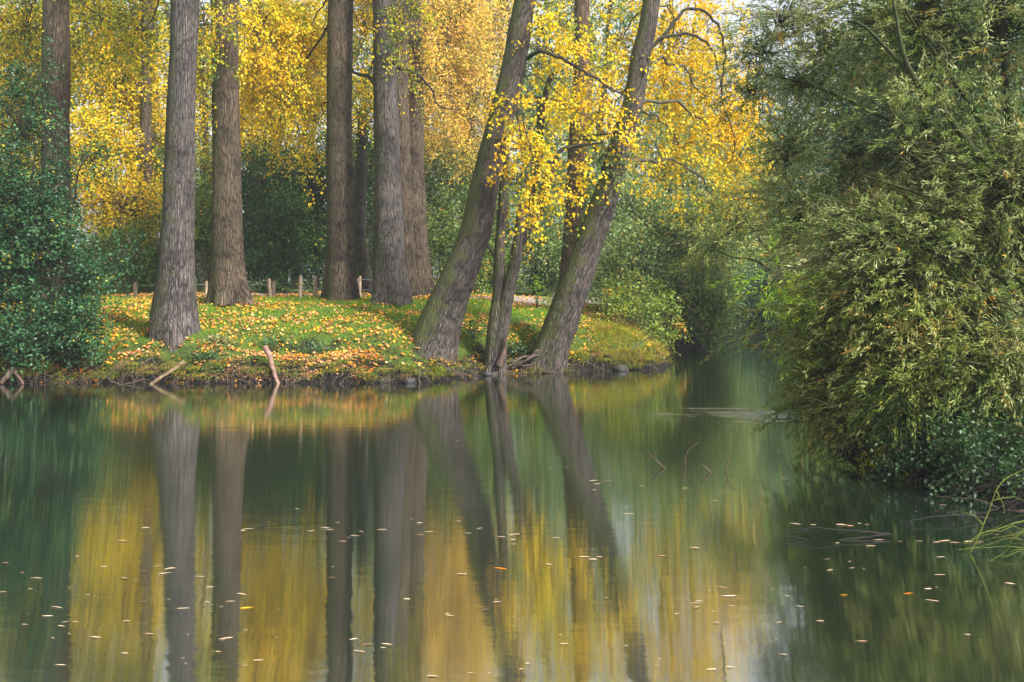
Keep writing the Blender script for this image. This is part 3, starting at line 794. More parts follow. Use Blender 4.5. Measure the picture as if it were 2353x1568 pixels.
for i, (lab, u, Y, hw, pal, bl) in enumerate(bgp):
    tree('background_poplar', lab, [(u + 6, -350, hw * 0.7), (u, 0, hw * 0.9), (u - 3, 300, hw), (u, 560, hw * 1.2), (u, 690, hw * 1.6)], Y, 'bark_brown', bl, pal, 'fine',
         'poplars behind the bank', seed=30 + i, sides=20, step=0.25, scale=1.15, twr=0.009, flare=0.2)

# ---- understorey bushes beyond the fence and path
def shrub(name, label, u, Y, blobs, mat, kind, seed, group=None, stems=5, smat='twig', gap=0.4, gs=0.9, bias=(0, 0, 0.05), scale=1.0, lo=0.0, hi=1.0, twr=0.006, cat='shrub', srad=0.035, zbase=None):
    rng = np.random.default_rng(seed)
    x = (u * K - 512) * Y / F
    base = np.array([x, Y, gz(x, Y) - 0.05 if zbase is None else zbase])
    th = thing(name, base, label, cat, group)
    gl, gt = Geo(), Geo()
    foliage(gl, gt, blobs, kind, rng, bias, gap, gs, True, seed, scale, None, lo, hi, twr)
    gl.build('foliage', M[mat], th)
    gt.build('twigs', M['twig'], th, smooth=True)
    gs_ = Geo()
    for i in range(stems):
        b = blobs[i % len(blobs)]
        e = P(b[0] + rng.uniform(-.4, .4) * b[2], b[1] + rng.uniform(-.2, .3) * b[3], b[4])
        a = base + np.array([rng.normal(0, 0.15), rng.normal(0, 0.15), 0])
        L_ = np.linalg.norm(e - a)
        tube(gs_, curve(a, e, 0.08 * L_, 10, 0.012 * L_, rng), np.linspace(srad, srad * 0.3, 10), 7)
    gs_.build('stems', M[smat], th, smooth=True)
    return th


shrub('shrub', 'broad very dark green shrub beyond the fence left of the fence posts', 640, 44,
      [(640, 560, 110, 110, 44, 2.0, 420), (640, 430, 100, 90, 46, 2.0, 260), (720, 480, 60, 130, 45, 1.6, 200), (580, 470, 40, 120, 46, 1.4, 110), (700, 370, 60, 60, 47, 1.4, 80)], 'dark', 'bush', 50, scale=1.2, stems=9, srad=0.05, hi=0.98)
shrub('shrub', 'mid green shrub between the pale grey trunk and its brown neighbour', 465, 42,
      [(465, 560, 60, 120, 42, 1.6, 170), (400, 420, 120, 110, 47, 2, 170), (340, 590, 100, 90, 43, 1.6, 200), (240, 620, 90, 70, 42, 1.6, 130)], 'green', 'bush', 51, scale=1.15, hi=0.93)
shrub('shrub', 'grey green shrub just right of the three upright trunks', 1000, 47,
      [(1005, 420, 60, 90, 47, 1.5, 150), (985, 560, 60, 100, 46, 1.5, 110), (1090, 400, 60, 60, 49, 1.5, 60)], 'grey', 'bush', 52, scale=1.15)
shrub('shrub', 'bright green shrub above the gravel path', 1060, 46,
      [(1040, 560, 80, 100, 47, 1.6, 200), (1080, 480, 80, 60, 48, 1.6, 90), (1120, 620, 70, 50, 48, 1.4, 90)], 'green', 'bush', 53, scale=1.15)
shrub('shrub', 'shaded green thicket behind the forked tree', 1230, 50,
      [(1230, 560, 100, 110, 50, 1.8, 260), (1200, 420, 110, 90, 51, 1.8, 170), (1240, 230, 90, 120, 53, 1.8, 180), (1330, 600, 80, 80, 49, 1.6, 150), (1350, 440, 90, 110, 52, 1.8, 140)], 'grey', 'bush', 54, scale=1.2, hi=0.9, stems=10, srad=0.06)
shrub('shrub', 'big rounded green shrub overhanging the river beyond the grassy point', 1500, 41,
      [(1460, 620, 90, 100, 40, 1.8, 330), (1560, 680, 100, 90, 41, 1.8, 420), (1520, 540, 110, 80, 42, 1.8, 300), (1620, 620, 60, 90, 43, 1.4, 190), (1610, 740, 60, 55, 42, 1.2, 150), (1440, 480, 80, 70, 43, 1.5, 140), (1640, 680, 40, 60, 43.5, 1.0, 90)],
      'grey', 'bush', 55, stems=10, srad=0.05, lo=0.0, hi=0.97)
shrub('shrub', 'light green leafy sprigs low at the edge of the rounded shrub above the point', 1440, 35.5,
      [(1400, 690, 40, 35, 35.5, 0.7, 26), (1470, 690, 50, 40, 35.5, 0.8, 40), (1450, 740, 70, 30, 34.5, 0.8, 30), (1520, 740, 40, 40, 36, .7, 30)], 'green', 'alder', 56, stems=8, lo=0.5, hi=0.95, srad=0.015, scale=1.1)
shrub('tree', 'grey green drooping tree far behind the yellow leaves on the right', 1570, 54,
      [(1560, 400, 90, 110, 53, 2, 220), (1640, 480, 80, 90, 52, 2, 220), (1540, 250, 70, 90, 56, 2, 110), (1660, 580, 80, 60, 53, 2, 170), (1700, 380, 60, 80, 55, 2, 110)], 'grey', 'bush', 57, cat='tree', stems=8, scale=1.3, srad=0.09)

# trees at the back of the channel
shrub('tree', 'hazy blue green tree closing the far end of the channel', 1760, 74,
      [(1740, 560, 90, 110, 74, 3, 260), (1800, 420, 100, 120, 76, 3, 260), (1700, 640, 80, 70, 72, 3, 160), (1860, 560, 90, 120, 74, 3, 240)], 'bluewood', 'far', 58, cat='tree', stems=6, srad=0.15, scale=0.9, twr=0.012)
shrub('shrub', 'very dark shrub overhanging the far end of the channel', 1700, 71,
      [(1720, 690, 90, 50, 66, 2, 190), (1810, 680, 90, 60, 64, 2, 190), (1650, 700, 40, 40, 62, 1.5, 60)], 'alder', 'bush', 59, scale=1.5, stems=6, srad=0.06, hi=0.6)
shrub('tree', 'green tree standing behind the willow on the right bank', 2080, 34,
      [(2000, 200, 110, 160, 36, 2.5, 260), (2200, 120, 170, 220, 34, 2.5, 420), (2050, 420, 170, 150, 35, 2.5, 380), (2330, 420, 160, 200, 33, 2.5, 300), (2100, 650, 170, 110, 34, 2, 220)], 'bluewood', 'bush', 60, cat='tree', stems=8, srad=0.12, scale=1.5, hi=0.95)

shrub('tree', 'pale misty grey green tree standing in the gap between the yellow leaves and the willow', 1730, 80,
      [(1720, 330, 80, 120, 78, 3, 150), (1800, 200, 90, 120, 80, 3, 150), (1650, 230, 60, 90, 79, 2.5, 60), (1830, 400, 80, 120, 77, 3, 150), (1760, 70, 70, 80, 80, 2.5, 50)], 'mist', 'bush', 69, cat='tree', stems=7, scale=1.9, srad=0.09, gap=0.47)
shrub('shrub', 'low green shrubs along the right bank behind the willow', 1900, 33,
      [(1880, 700, 40, 45, 31, 2, 90), (1990, 730, 70, 70, 27, 2, 130), (2150, 780, 120, 90, 23, 2, 150), (1850, 690, 30, 40, 40, 2.5, 80), (1870, 670, 50, 50, 48, 3, 90)], 'green', 'bush', 68, stems=8, scale=1.2, hi=0.9)

# far wood
rng = np.random.default_rng(91)
gl = Geo()
n = 9800
x = rng.uniform(-62, 80, n); y = rng.uniform(62, 92, n)
top = 25 + 5 * vnoise(x * 0.12, y * 0.12, 0, 4)
up = (x / y * F + 512) / K
gapf = np.exp(-((up - 1700) / 165) ** 2) + 0.0
top = top * (1 - 0.55 * gapf)
z = 1.5 + (top - 1.5) * rng.random(n) ** 0.9
dl = left_d(x, y); dn = near_d(x, y)
ok = ((dl > 1) | (dn > 1)) & (fbm(x * 0.25, y * 0.25, z * 0.3, 8) > np.where(x < 5, 0.28, 0.34))
q = np.column_stack([x, y, z])[ok]; n = len(q); k = 28
d = norm(rng.normal(size=(n, 3)) * [1, 1, 0.5])
t = rng.random((n, k))
p = q[:, None, :] + d[:, None, :] * t[..., None] * 1.8 + rng.normal(size=(n, k, 3)) * 0.45
s = rng.uniform(0.7, 1.3, (n, k))
tt = np.clip(rng.normal(0.37, 0.13, n)[:, None] + np.clip((q[:, 2] - 8) * 0.018, -0.1, 0.2)[:, None] + rng.normal(0, 0.12, (n, k)), 0, 1)
leaves(gl, p.reshape(-1, 3), rng.normal(size=(n * k, 3)) + [0, 0, -0.4], rng.normal(size=(n * k, 3)) + [0, -0.5, 0.8], (s * 0.27).ravel(), (s * 0.2).ravel(), tt.ravel())
tag(gl.build('far_wood', M['wood']), 'far mixed green and yellow woodland closing the background', 'wood', kind='stuff')
gl = Geo()
for i in range(60):
    x = rng.uniform(-45, 12); y = rng.uniform(56, 85)
    if left_d(np.array([x]), np.array([y]))[0] < 1.5: continue
    a = np.array([x, y, gz(x, y)]); b = a + [rng.normal(0, 1), 0, 18]
    tube(gl, curve(a, b, 0, 10, 0.12, rng), np.linspace(0.28, 0.12, 10) * rng.uniform(0.5, 1.2), 9)
tag(gl.build('far_trunks', M['bark_dark'], smooth=True, use_bk=True), 'many thin trunks deep inside the far woodland', 'wood', kind='stuff')

# ---- dark alder shrub at the left edge
shrub('alder_shrub', 'big dark glossy green shrub overhanging the water at the left edge', 70, 28.2,
      [(60, 640, 140, 120, 28.2, 1.1, 190), (150, 640, 95, 90, 28.4, 0.9, 120), (60, 460, 110, 130, 28.6, 1.0, 170), (110, 560, 90, 90, 28.2, 0.9, 80), (50, 300, 60, 110, 28.8, 0.7, 80), (40, 780, 110, 60, 27.6, 0.7, 110), (180, 760, 80, 60, 27.8, 0.6, 100),
       (200, 370, 50, 22, 28.6, 0.5, 16), (90, 170, 50, 60, 28.8, 0.5, 26), (270, 600, 40, 50, 28.5, 0.5, 12), (150, 830, 80, 30, 27.5, 0.5, 46), (-60, 600, 80, 250, 28.4, 1, 300)],
      'alder', 'alder', 61, stems=14, smat='bark_dark', gap=0.5, gs=1.1, srad=0.06, twr=0.005)

# ---- willow on the right bank
rng = np.random.default_rng(62)
wb = P(2420, 1010, 16.5); wb[2] = gz(wb[0], wb[1])
wl_ = thing('willow_tree', wb, 'huge olive green willow filling the right side and overhanging the river', 'tree')
limbs = [
    ([(2420, 1000, 16.5), (2400, 700, 15.2), (2320, 450, 14.4), (2235, 345, 14.4), (2160, 250, 14.5), (2110, 195, 14.6), (2050, 130, 14.7), (1990, 70, 14.8), (1950, 50, 15.0)], 0.13, 0.02),
    ([(2110, 195, 14.6), (2075, 120, 14.6), (2055, 20, 14.7), (2040, -80, 14.8)], 0.045, 0.015),
    ([(2300, 420, 14.8), (2260, 290, 14.9), (2170, 150, 15), (2110, 70, 15.2), (2080, 20, 15.2)], 0.06, 0.02),
    ([(2400, 900, 16.5), (2320, 560, 15.0), (2200, 480, 14.6), (2080, 430, 14.5), (1980, 400, 14.6)], 0.07, 0.015),
    ([(2420, 1000, 16.5), (2360, 640, 15.5), (2310, 300, 15.5), (2295, 60, 15.8), (2290, -120, 16)], 0.1, 0.03),
    ([(2430, 1000, 16.5), (2353, 690, 14.5), (2230, 600, 14.2), (2120, 560, 14.4), (2000, 500, 15), (1900, 490, 15.5)], 0.07, 0.012),
    ([(2430, 1000, 16.5), (2330, 820, 14.6), (2180, 760, 14.5), (2020, 780, 15), (1900, 820, 15.3)], 0.06, 0.012),
    ([(2430, 1010, 16.5), (2353, 930, 15.0), (2240, 900, 15), (2120, 890, 15.1), (2020, 910, 15.3), (1920, 950, 15.5), (1840, 970, 15.7)], 0.06, 0.012),
    ([(2200, 760, 14.6), (2100, 790, 14.7), (2010, 850, 15), (1940, 900, 15.2)], 0.03, 0.01),
    ([(2420, 980, 16.5), (2250, 800, 19), (2050, 700, 22), (1900, 660, 24), (1800, 610, 25), (1740, 540, 25.5), (1690, 460, 26)], 0.12, 0.02),
    ([(1870, 650, 24.3), (1800, 640, 24.6), (1740, 600, 25), (1680, 590, 25.4), (1620, 560, 25.6)], 0.05, 0.012),
    ([(1900, 660, 24), (1830, 560, 24.6), (1790, 480, 25), (1770, 400, 25)], 0.04, 0.012),
    ([(2100, 300, 18), (1950, 230, 18), (1850, 190, 18), (1760, 170, 18)], 0.05, 0.012),
    ([(2420, 980, 16.5), (2300, 860, 14.2), (2190, 830, 13.6), (2090, 850, 13.6)], 0.05, 0.012),
]
for lp, r0, r1 in limbs:
    g = Geo()
    S = spline([list(P(*p)) for p in lp], 0.2)
    S[1:-1] += np.cumsum(rng.normal(0, 0.008, (len(S) - 2, 3)), 0) * 0.6
    tube(g, S, np.linspace(r0, r1, len(S)), 8)
    g.build('branch', M['mossy'], wl_, smooth=True)
g = Geo()
S = spline([[wb[0] + 0.3, wb[1], wb[2] - 0.5], [wb[0], wb[1], wb[2] + 0.6], [wb[0] - 0.1, wb[1], wb[2] + 1.6]], 0.1)
tube(g, S, np.linspace(0.42, 0.3, len(S)), 20)
g.build('trunk', M['bark_dark'], wl_, smooth=True, use_bk=True)
g = Geo()
for i in range(95):
    u0, v0 = rng.uniform(2150, 2480), rng.uniform(420, 1060)
    dx = rng.uniform(120, 420); dv = rng.uniform(-60, 420) * (1 if v0 > 300 else .5)
    if v0 > 850: dv *= 0.35
    Y0 = rng.uniform(14.3, 15.6)
    a, b = P(u0, v0, Y0), P(max(u0 - dx, 1860), v0 - dv, Y0 + rng.uniform(-0.7, 0.5))
    S = curve(a, b, rng.uniform(0.1, 0.5), 14, 0.02, rng)
    tube(g, S, np.linspace(1, 0.3, 14) * rng.uniform(0.008, 0.02), 5)
    for j in range(4):
        q0 = S[rng.integers(3, 12)]; q1 = q0 + [rng.uniform(-.8, .1), rng.uniform(-.3, .2), rng.uniform(-.2, .6)]
        tube(g, curve(q0, q1, .05, 6, .015, rng), np.linspace(.006, .002, 6), 4)
g.build('boughs', M['mossy'], wl_, smooth=True)
W1 = [(2080, 60, 180, 140, 16.5, 1.8, 250), (1890, 90, 130, 110, 17.5, 1.5, 90), (2250, 100, 200, 200, 15.8, 1.5, 400), (2120, 330, 220, 160, 15.6, 1.4, 470), (1950, 340, 120, 110, 17, 1.5, 210), (1830, 200, 90, 80, 19, 1.3, 90), (1800, 360, 70, 90, 19, 1.2, 60), (1830, 500, 60, 70, 18, 1.0, 50),
      (1750, 120, 70, 70, 19, 1.0, 50), (1720, 210, 60, 40, 19, 1.0, 20), (1790, 60, 80, 60, 19, 1.2, 50), (1810, 330, 60, 60, 18, 1.0, 34),
      (2290, 450, 170, 150, 15, 1.6, 340), (2080, 560, 200, 110, 15.2, 1.4, 380), (2250, 680, 180, 140, 14.6, 1.4, 350), (2130, -150, 220, 110, 17, 2, 220), (2330, -150, 200, 120, 16, 2, 200),
      (1860, 470, 70, 90, 18, 1.2, 90), (2450, 400, 120, 500, 15.5, 1.6, 460), (2280, 880, 160, 110, 14.6, 1.0, 260)]
W2 = [(2040, 680, 130, 90, 15, 1.3, 260), (2000, 820, 100, 85, 15.3, 1.2, 190), (1880, 850, 50, 60, 15.6, .6, 30), (1860, 740, 40, 50, 16, .6, 20), (1865, 960, 40, 25, 15.6, .4, 16), (1930, 975, 60, 18, 15.4, .4, 20), (2100, 840, 130, 95, 14.8, 1.2, 240), (1930, 900, 60, 60, 15.6, 0.8, 56), (2000, 940, 90, 40, 15.4, .8, 80), (2160, 930, 130, 60, 14.8, 1.0, 170),
      (1920, 730, 50, 60, 16, 1, 44), (2200, 780, 120, 90, 14.5, 1, 160)]
W3 = [(1690, 520, 90, 70, 25.5, 1.2, 44), (1760, 440, 70, 60, 25, 1.2, 34), (1640, 570, 50, 40, 25.5, 1, 14), (1800, 540, 70, 60, 24.6, 1.2, 34), (1880, 610, 60, 60, 22, 1.2, 40), (1790, 755, 50, 14, 17.5, .5, 7), (1800, 800, 30, 14, 17, .4, 4)]
gl, gt = Geo(), Geo()
foliage(gl, gt, W1, 'willow', rng, (-0.35, 0, 0.1), 0.51, 0.72, True, 62, 1.0, None, 0.0, 0.96, 0.0045, 0.6)
gl.build('foliage', M['willow'], wl_)
gt.build('twigs', M['mossy'], wl_, smooth=True)
gl, gt = Geo(), Geo()
foliage(gl, gt, W2, 'willow', rng, (-0.4, 0, -0.1), 0.44, 0.9, True, 63, 0.95, None, 0.0, 1.0, 0.0045, 0.6)
foliage(gl, gt, W3, 'willow', rng, (-0.5, 0, 0.15), 0.34, 1.1, True, 64, 1.25, None, 0.1, 1.0, 0.005, 0.4)
tag(gl.build('foliage', M['willow2'], wl_), 'olive and yellowish lower branches of the willow')
gt.build('twigs', M['mossy'], wl_, smooth=True)

# bramble and low growth at the foot of the willow
shrub('bramble_bush', 'dark green round-leaved bramble at the foot of the willow above the water', 2150, 14.2,
      [(2160, 980, 140, 60, 14.4, 0.6, 150), (2280, 1020, 120, 80, 13.6, 0.6, 170), (2130, 1060, 100, 40, 14.2, 0.5, 70), (2300, 1110, 90, 40, 13.0, 0.5, 60)], 'bramble', 'alder', 65, stems=8, scale=0.62, srad=0.012, twr=0.003, gs=2.0, hi=0.6)
shrub('low_shrub', 'small yellow-green leafy shrub at the tip of the right bank', 2050, 14.8,
      [(2040, 1040, 55, 40, 14.9, 0.4, 70), (2090, 1010, 60, 40, 14.9, 0.4, 50), (2120, 1070, 50, 30, 14.6, 0.35, 40)], 'olive', 'alder', 66, stems=6, scale=0.55, srad=0.01, twr=0.0025, gs=3, lo=0.0, hi=0.6)
shrub('hanging_spray', 'bright lime green ash leaves hanging in front of the dark channel', 1800, 23.0,
      [(1795, 640, 32, 34, 20.5, 0.3, 22), (1885, 620, 28, 20, 20.2, 0.25, 9)], 'lime', 'willow', 67, stems=2, scale=1.5, srad=0.012, twr=0.004, gs=2, gap=0.2, bias=(0, 0, -0.5), cat='branch', zbase=2.9)

# ------------------------------------------------------------------ grass, fallen leaves, low plants on the bank
rng = np.random.default_rng(300)
n = 230000
x = rng.uniform(-17, 6, n); y = rng.uniform(27, 44, n)
d = left_d(x, y)
dens = np.clip((d - 0.35) / 0.8, 0, 1) * np.where(y > 38, 0.5, 1.0)
pd_ = np.min(np.hypot(x[:, None] - PATH[None, ::4, 0], y[:, None] - PATH[None, ::4, 1]), 1)
ok = (rng.random(n) < dens) & (pd_ > 1.9) & (x > -1.05 * y * .55)
x, y = x[ok], y[ok]; z = ground_z(x, y); n = len(x)
h = rng.uniform(0.04, 0.09, n) * (0.6 + 0.9 * fbm(x * 1.5, y * 1.5, 0, 5)) * np.where(np.abs(y - 35.2) < 1.4, 1.5, 1)
az = rng.uniform(0, 6.28, n); w = rng.uniform(0.006, 0.012, n)
sx, sy = np.cos(az) * w, np.sin(az) * w
lean = rng.normal(0, 0.45, (n, 2)) * h[:, None]
V = np.stack([np.column_stack([x - sx, y - sy, z - 0.01]), np.column_stack([x + sx, y + sy, z - 0.01]), np.column_stack([x + lean[:, 0], y + lean[:, 1], z + h])], 1)
g = Geo(); g.add(V, np.arange(n * 3).reshape(-1, 3), np.clip(rng.normal(0.5, 0.2, n), 0, 1))
tag(g.build('grass', M['grass']), 'short bright green grass covering the river bank', 'grass', kind='stuff')

n = 50000
x = rng.uniform(-17, 6.5, n); y = rng.uniform(27, 44, n)
d = left_d(x, y)
cl = fbm(x * 0.9, y * 0.9, 0, 61)
dens = np.clip((d - 0.02) / 0.4, 0, 1) * np.clip((cl - 0.3) * 4, 0.22, 1) * np.where((d > 1.2) & (d < 8), 1, 0.75)
pdl = np.min(np.hypot(x[:, None] - PATH[None, ::4, 0], y[:, None] - PATH[None, ::4, 1]), 1)
dens *= np.where(pdl < 1.9, 0.3, 1)
dens *= np.where((x > -8.5) & (np.abs(y - 35) < 1.6), 0.35, 1)
ok = rng.random(n) < dens
x, y, d = x[ok], y[ok], d[ok]; n = len(x)
z = ground_z(x, y) + rng.uniform(0.03, 0.095, n)
nr = rng.normal(size=(n, 3)) * 0.42 + [0, -0.35, 1]
ax = np.column_stack([rng.normal(size=(n, 2)), rng.normal(0, 0.25, n)])
s = rng.choice([0.05, 0.07, 0.09, 0.11], n) * rng.uniform(.8, 1.1, n)
tn_ = np.clip(rng.beta(1.1, 1.1, n), 0, 1)
g = Geo(); leaves(g, np.column_stack([x, y, z]), ax, nr, s, s * rng.uniform(.8, 1.05, n), tn_, 0.18)
# leaves caught along the waterline
n = 6500
x = rng.uniform(-13, -3.6, n); y = rng.uniform(27.2, 29.2, n); d = left_d(x, y); ok = (d > 0.1) & (d < 1.2) & (fbm(x * 1.1, y * 2.2, 0, 15) > .53)
x, y = x[ok], y[ok]; n = len(x)
leaves(g, np.column_stack([x, y, ground_z(x, y) + rng.uniform(.01, .06, n)]), rng.normal(size=(n, 3)) * [1, 1, .3], rng.normal(size=(n, 3)) * .4 + [0, -.5, 1], rng.uniform(.06, .11, n), rng.uniform(.05, .09, n), np.clip(rng.choice([.1, .22, .35, .85, .9], n) + rng.normal(0, .06, n), 0, 1))
n = 900
x = rng.uniform(-14, 5, n); y = rng.uniform(26.9, 31.8, n); d = left_d(x, y); ok = (np.abs(d) < 0.12) & (vnoise(x * 1.3, y, 0, 5) > .45)
x, y = x[ok], y[ok]; n = len(x)
if n: leaves(g, np.column_stack([x, y, np.maximum(ground_z(x, y), 0) + 0.02]), rng.normal(size=(n, 3)) * [1, 1, .1], rng.normal(size=(n, 3)) * .2 + [0, 0, 1], rng.uniform(.06, .1, n), rng.uniform(.05, .09, n), rng.uniform(.6, .95, n))
tag(g.build('fallen_leaves', M['litter']), 'carpet of yellow and tan fallen leaves lying on the grassy bank', 'fallen leaves', kind='stuff')


def blades(g, cx, cy, cz, n, spread, ln, w, rng, out=(0, 0), tint=(0.5, 0.2), up=1.0):
    for i in range(n):
        a = np.array([cx + rng.normal(0, spread), cy + rng.normal(0, spread * .7), cz])
        d = np.array([rng.normal(0, 0.5) + out[0], rng.normal(0, 0.4) + out[1], up * rng.uniform(0.7, 1.2)])
        d /= np.linalg.norm(d); l = ln * rng.uniform(0.5, 1.2)
        sd_ = np.array([math.cos(i * 2.4), math.sin(i * 2.4), 0]) * w
        t = np.linspace(0, 1, 4); hd = np.array([d[0], d[1], 0]); hd /= (np.linalg.norm(hd) + 1e-6)
        c = a + d * (t * l)[:, None] + hd * (0.35 * l * t ** 2)[:, None]; c[:, 2] -= 0.45 * l * t ** 2.2
        V = [c[0] - sd_, c[0] + sd_, c[1] - sd_, c[1] + sd_, c[2] - sd_ * .7, c[2] + sd_ * .7, c[3]]
        tt_ = float(np.clip(rng.normal(*tint), 0, 1))
        b = g.n
        g.add(V, [[0, 1, 3], [0, 3, 2], [2, 3, 5], [2, 5, 4], [4, 5, 6]], tt_)


g = Geo()
for i in range(330):
    x = rng.uniform(-14, 4.8); ys = np.linspace(27, 33, 80); ds = left_d(np.full(80, x), ys)
    y = ys[int(np.argmax(ds > rng.uniform(0.12, 0.7)))]
    blades(g, x, y, gz(x, y), rng.integers(12, 30), 0.12, rng.uniform(0.12, 0.3), 0.006, rng, (0, -0.6), (rng.choice([0.3, 0.5, 0.95]), 0.15), rng.uniform(0.3, 1.0))
for i in range(260):       # dry grass drooping over the undercut
    x = rng.uniform(-14, 4.9); ys = np.linspace(27, 33, 80); ds = left_d(np.full(80, x), ys)
    y = ys[int(np.argmax(ds > rng.uniform(0.15, 0.4)))]
    if vnoise(np.array([x * 0.9]), np.array([1.5]), 0, 9)[0] < 0.35: continue
    blades(g, x, y, gz(x, y) + 0.03, rng.integers(14, 26), 0.1, rng.uniform(0.2, 0.42), 0.005, rng, (0, -1.3), (rng.choice([0.1, 0.35, 0.98]), 0.1), 0.25)
for i in range(230):       # taller grass on the point
    x = rng.uniform(2.6, 5.0); y = 31.2 + rng.uniform(0.1, 2.6) + (x > 4.6) * 0.5
    if left_d(np.array([x]), np.array([y]))[0] < 0.1: continue
    blades(g, x, y, gz(x, y), 24, 0.14, rng.uniform(0.2, 0.5), 0.007, rng, (0.15, -0.3), (rng.choice([0.45, 0.65, 0.8]), 0.15))
for (u, v, Y, n, l) in ((1010, 815, 28.0, 90, 0.45), (1000, 800, 28.1, 60, 0.4), (255, 850, 27.5, 26, 0.5), (500, 830, 27.6, 60, 0.35), (490, 860, 27.3, 30, 0.4), (1455, 815, 31.2, 50, 0.7), (1415, 825, 31.3, 40, 0.6), (575, 830, 27.6, 50, 0.25)):
    p = P(u, v, Y); blades(g, p[0], p[1], max(gz(p[0], p[1]), 0.05), n, 0.13, l, 0.008, rng, (0.05, -0.35), (0.4, 0.12))
tag(g.build('long_grass', M['rough']), 'long yellow-green grass tufts along the edge of the bank', 'grass', kind='stuff')

# roots and litter stems hanging from the undercut edge
g = Geo()
for i in range(900):
    x = rng.uniform(-14.2, 4.9); ys = np.linspace(26.8, 33, 110); ds = left_d(np.full(110, x), ys)
    y = ys[int(np.argmax(ds > rng.uniform(0.1, 0.45)))]
    a = np.array([x, y - 0.03, gz(x, y) + 0.01])
    b = a + [rng.normal(0, 0.3), -rng.uniform(0.08, 0.4), 0]; b[2] = max(-0.02, a[2] - rng.uniform(0.15, 0.5))
    tube(g, curve(a, b, rng.uniform(-.05, .12), 6, 0.02, rng), np.linspace(1, 0.4, 6) * rng.choice([0.004, 0.006, 0.009, 0.02]), 5)
tag(g.build('bank_roots', M['root'], smooth=True), 'fine roots and dry stems hanging down the dark muddy bank edge', 'roots', kind='stuff')

# stones and clods in the mud
for i, (u, v, Y, r, lab) in enumerate([(1425, 852, 30.9, 0.26, 'dark rounded stone at the waterline below the grassy point'),
                                       (880, 868, 27.35, 0.16, 'flat black stone in the mud left of the yellow-green grass tuft'),
                                       (940, 862, 27.4, 0.2, 'angular black stone in the mud just below the left leaning trunk'),
                                       (1120, 868, 29.3, 0.14, 'small wet stone at the foot of the forked tree')]):
    p = P(u, v, Y); p[2] = 0.04
    th_ = np.linspace(0, 2 * math.pi, 17)[:-1]; ph = np.linspace(-1.4, 1.4, 9)
    V = []
    for a in ph:
        for b in th_:
            q = np.array([math.cos(a) * math.cos(b), math.cos(a) * math.sin(b), math.sin(a) * 0.55])
            V.append(p + q * r * (0.75 + 0.5 * float(fbm(q[0] * 1.5 + i * 5, q[1] * 1.5, q[2] * 1.5, 3))))
    g = Geo(); q = np.arange(8)[:, None] * 16 + np.arange(16)[None, :]; q2 = np.arange(8)[:, None] * 16 + (np.arange(16)[None, :] + 1) % 16
    g.add(V, np.stack([q, q2, q2 + 16, q + 16], -1).reshape(-1, 4))
    g.add(V[-16:], [[j, (j + 1) % 16, 8] for j in range(7)] + [[8, (j + 1) % 16, j] for j in range(9, 16)][:0] or [[0, 1, 2]])
    tag(g.build('stone', M['stone'], origin=p), lab, 'stone', 'stones along the waterline')


def low_plant(name, label, u, v, Y, ru, rv, n, mat, size, seed, cat='plant', group='low leafy plants on the bank', lo=0, hi=1):
    rng = np.random.default_rng(seed)
    c = P(u, v, Y); base = c.copy(); base[2] = gz(c[0], c[1])
    th = thing(name, base, label, cat, group)
    q = c + norm(rng.normal(size=(n, 3))) * (rng.random(n) ** 0.5)[:, None] * np.array([PX(ru, Y), 0.25, PX(rv, Y)])
    q[:, 2] = np.maximum(q[:, 2], np.maximum(ground_z(q[:, 0], q[:, 1]) + 0.02, 0.03))
    g = Geo(); leaves(g, q, rng.normal(size=(n, 3)) + [0, -.2, -0.2], rng.normal(size=(n, 3)) * .6 + [0, -0.5, 0.8], rng.uniform(.7, 1.2, n) * size, rng.uniform(.55, .9, n) * size, np.clip(rng.normal(.5, .2, n), 0, 1) * (hi - lo) + lo)
    g.build('leaves', M[mat], th)
    g = Geo()
    for i in range(10):
        tube(g, curve(base + rng.normal(0, .04, 3) * [1, 1, 0], q[i], 0.05, 5, 0.01, rng), np.linspace(.008, .003, 5), 4)
    g.build('stem', M['twig'], th)


low_plant('leafy_plant', 'round green leafy plant below the foot of the pale grey trunk', 480, 820, 27.9, 60, 22, 420, 'bramble', 0.065, 1)
low_plant('leafy_plant', 'green trailing plant hanging over the mud below the pale grey trunk', 490, 852, 27.45, 32, 20, 200, 'bramble', 0.06, 2)
low_plant('leafy_plant', 'pale variegated plant beside the right root of the pale grey trunk', 505, 785, 28.5, 38, 18, 220, 'variegated', 0.085, 3)
low_plant('leafy_plant', 'dark green ivy patch on the hollow in the bank', 625, 783, 28.6, 45, 10, 160, 'alder', 0.07, 4)
low_plant('leafy_plant', 'green leafy clump on the shoulder of the bank right of the hollow', 725, 800, 28.6, 40, 18, 200, 'bramble', 0.07, 5)
low_plant('leafy_plant', 'green leafy patch between the left leaning trunk and the forked tree', 1090, 755, 31.0, 30, 26, 170, 'bramble', 0.08, 6)
low_plant('leafy_plant', 'green leafy patch between the forked tree and the right leaning trunk', 1200, 800, 30.8, 36, 22, 160, 'bramble', 0.08, 7)
low_plant('leafy_plant', 'yellow-green cushion plant at the right foot of the right leaning trunk', 1335, 825, 30.9, 30, 26, 260, 'olive', 0.05, 8, lo=0.1, hi=0.6)
low_plant('sapling', 'small bright green sapling standing beside the gravel path', 1235, 655, 36.0, 14, 26, 34, 'lime', 0.15, 9, 'sapling', None, 0, .5)
low_plant('sapling', 'low bright leaves at the edge of the gravel path', 1260, 690, 35.5, 34, 14, 110, 'lime', 0.09, 10, 'plant', None, 0, .6)
low_plant('leafy_plant', 'small leafy tuft beside the foot of the rearmost upright trunk', 1010, 668, 37.0, 28, 8, 80, 'green', 0.09, 11)

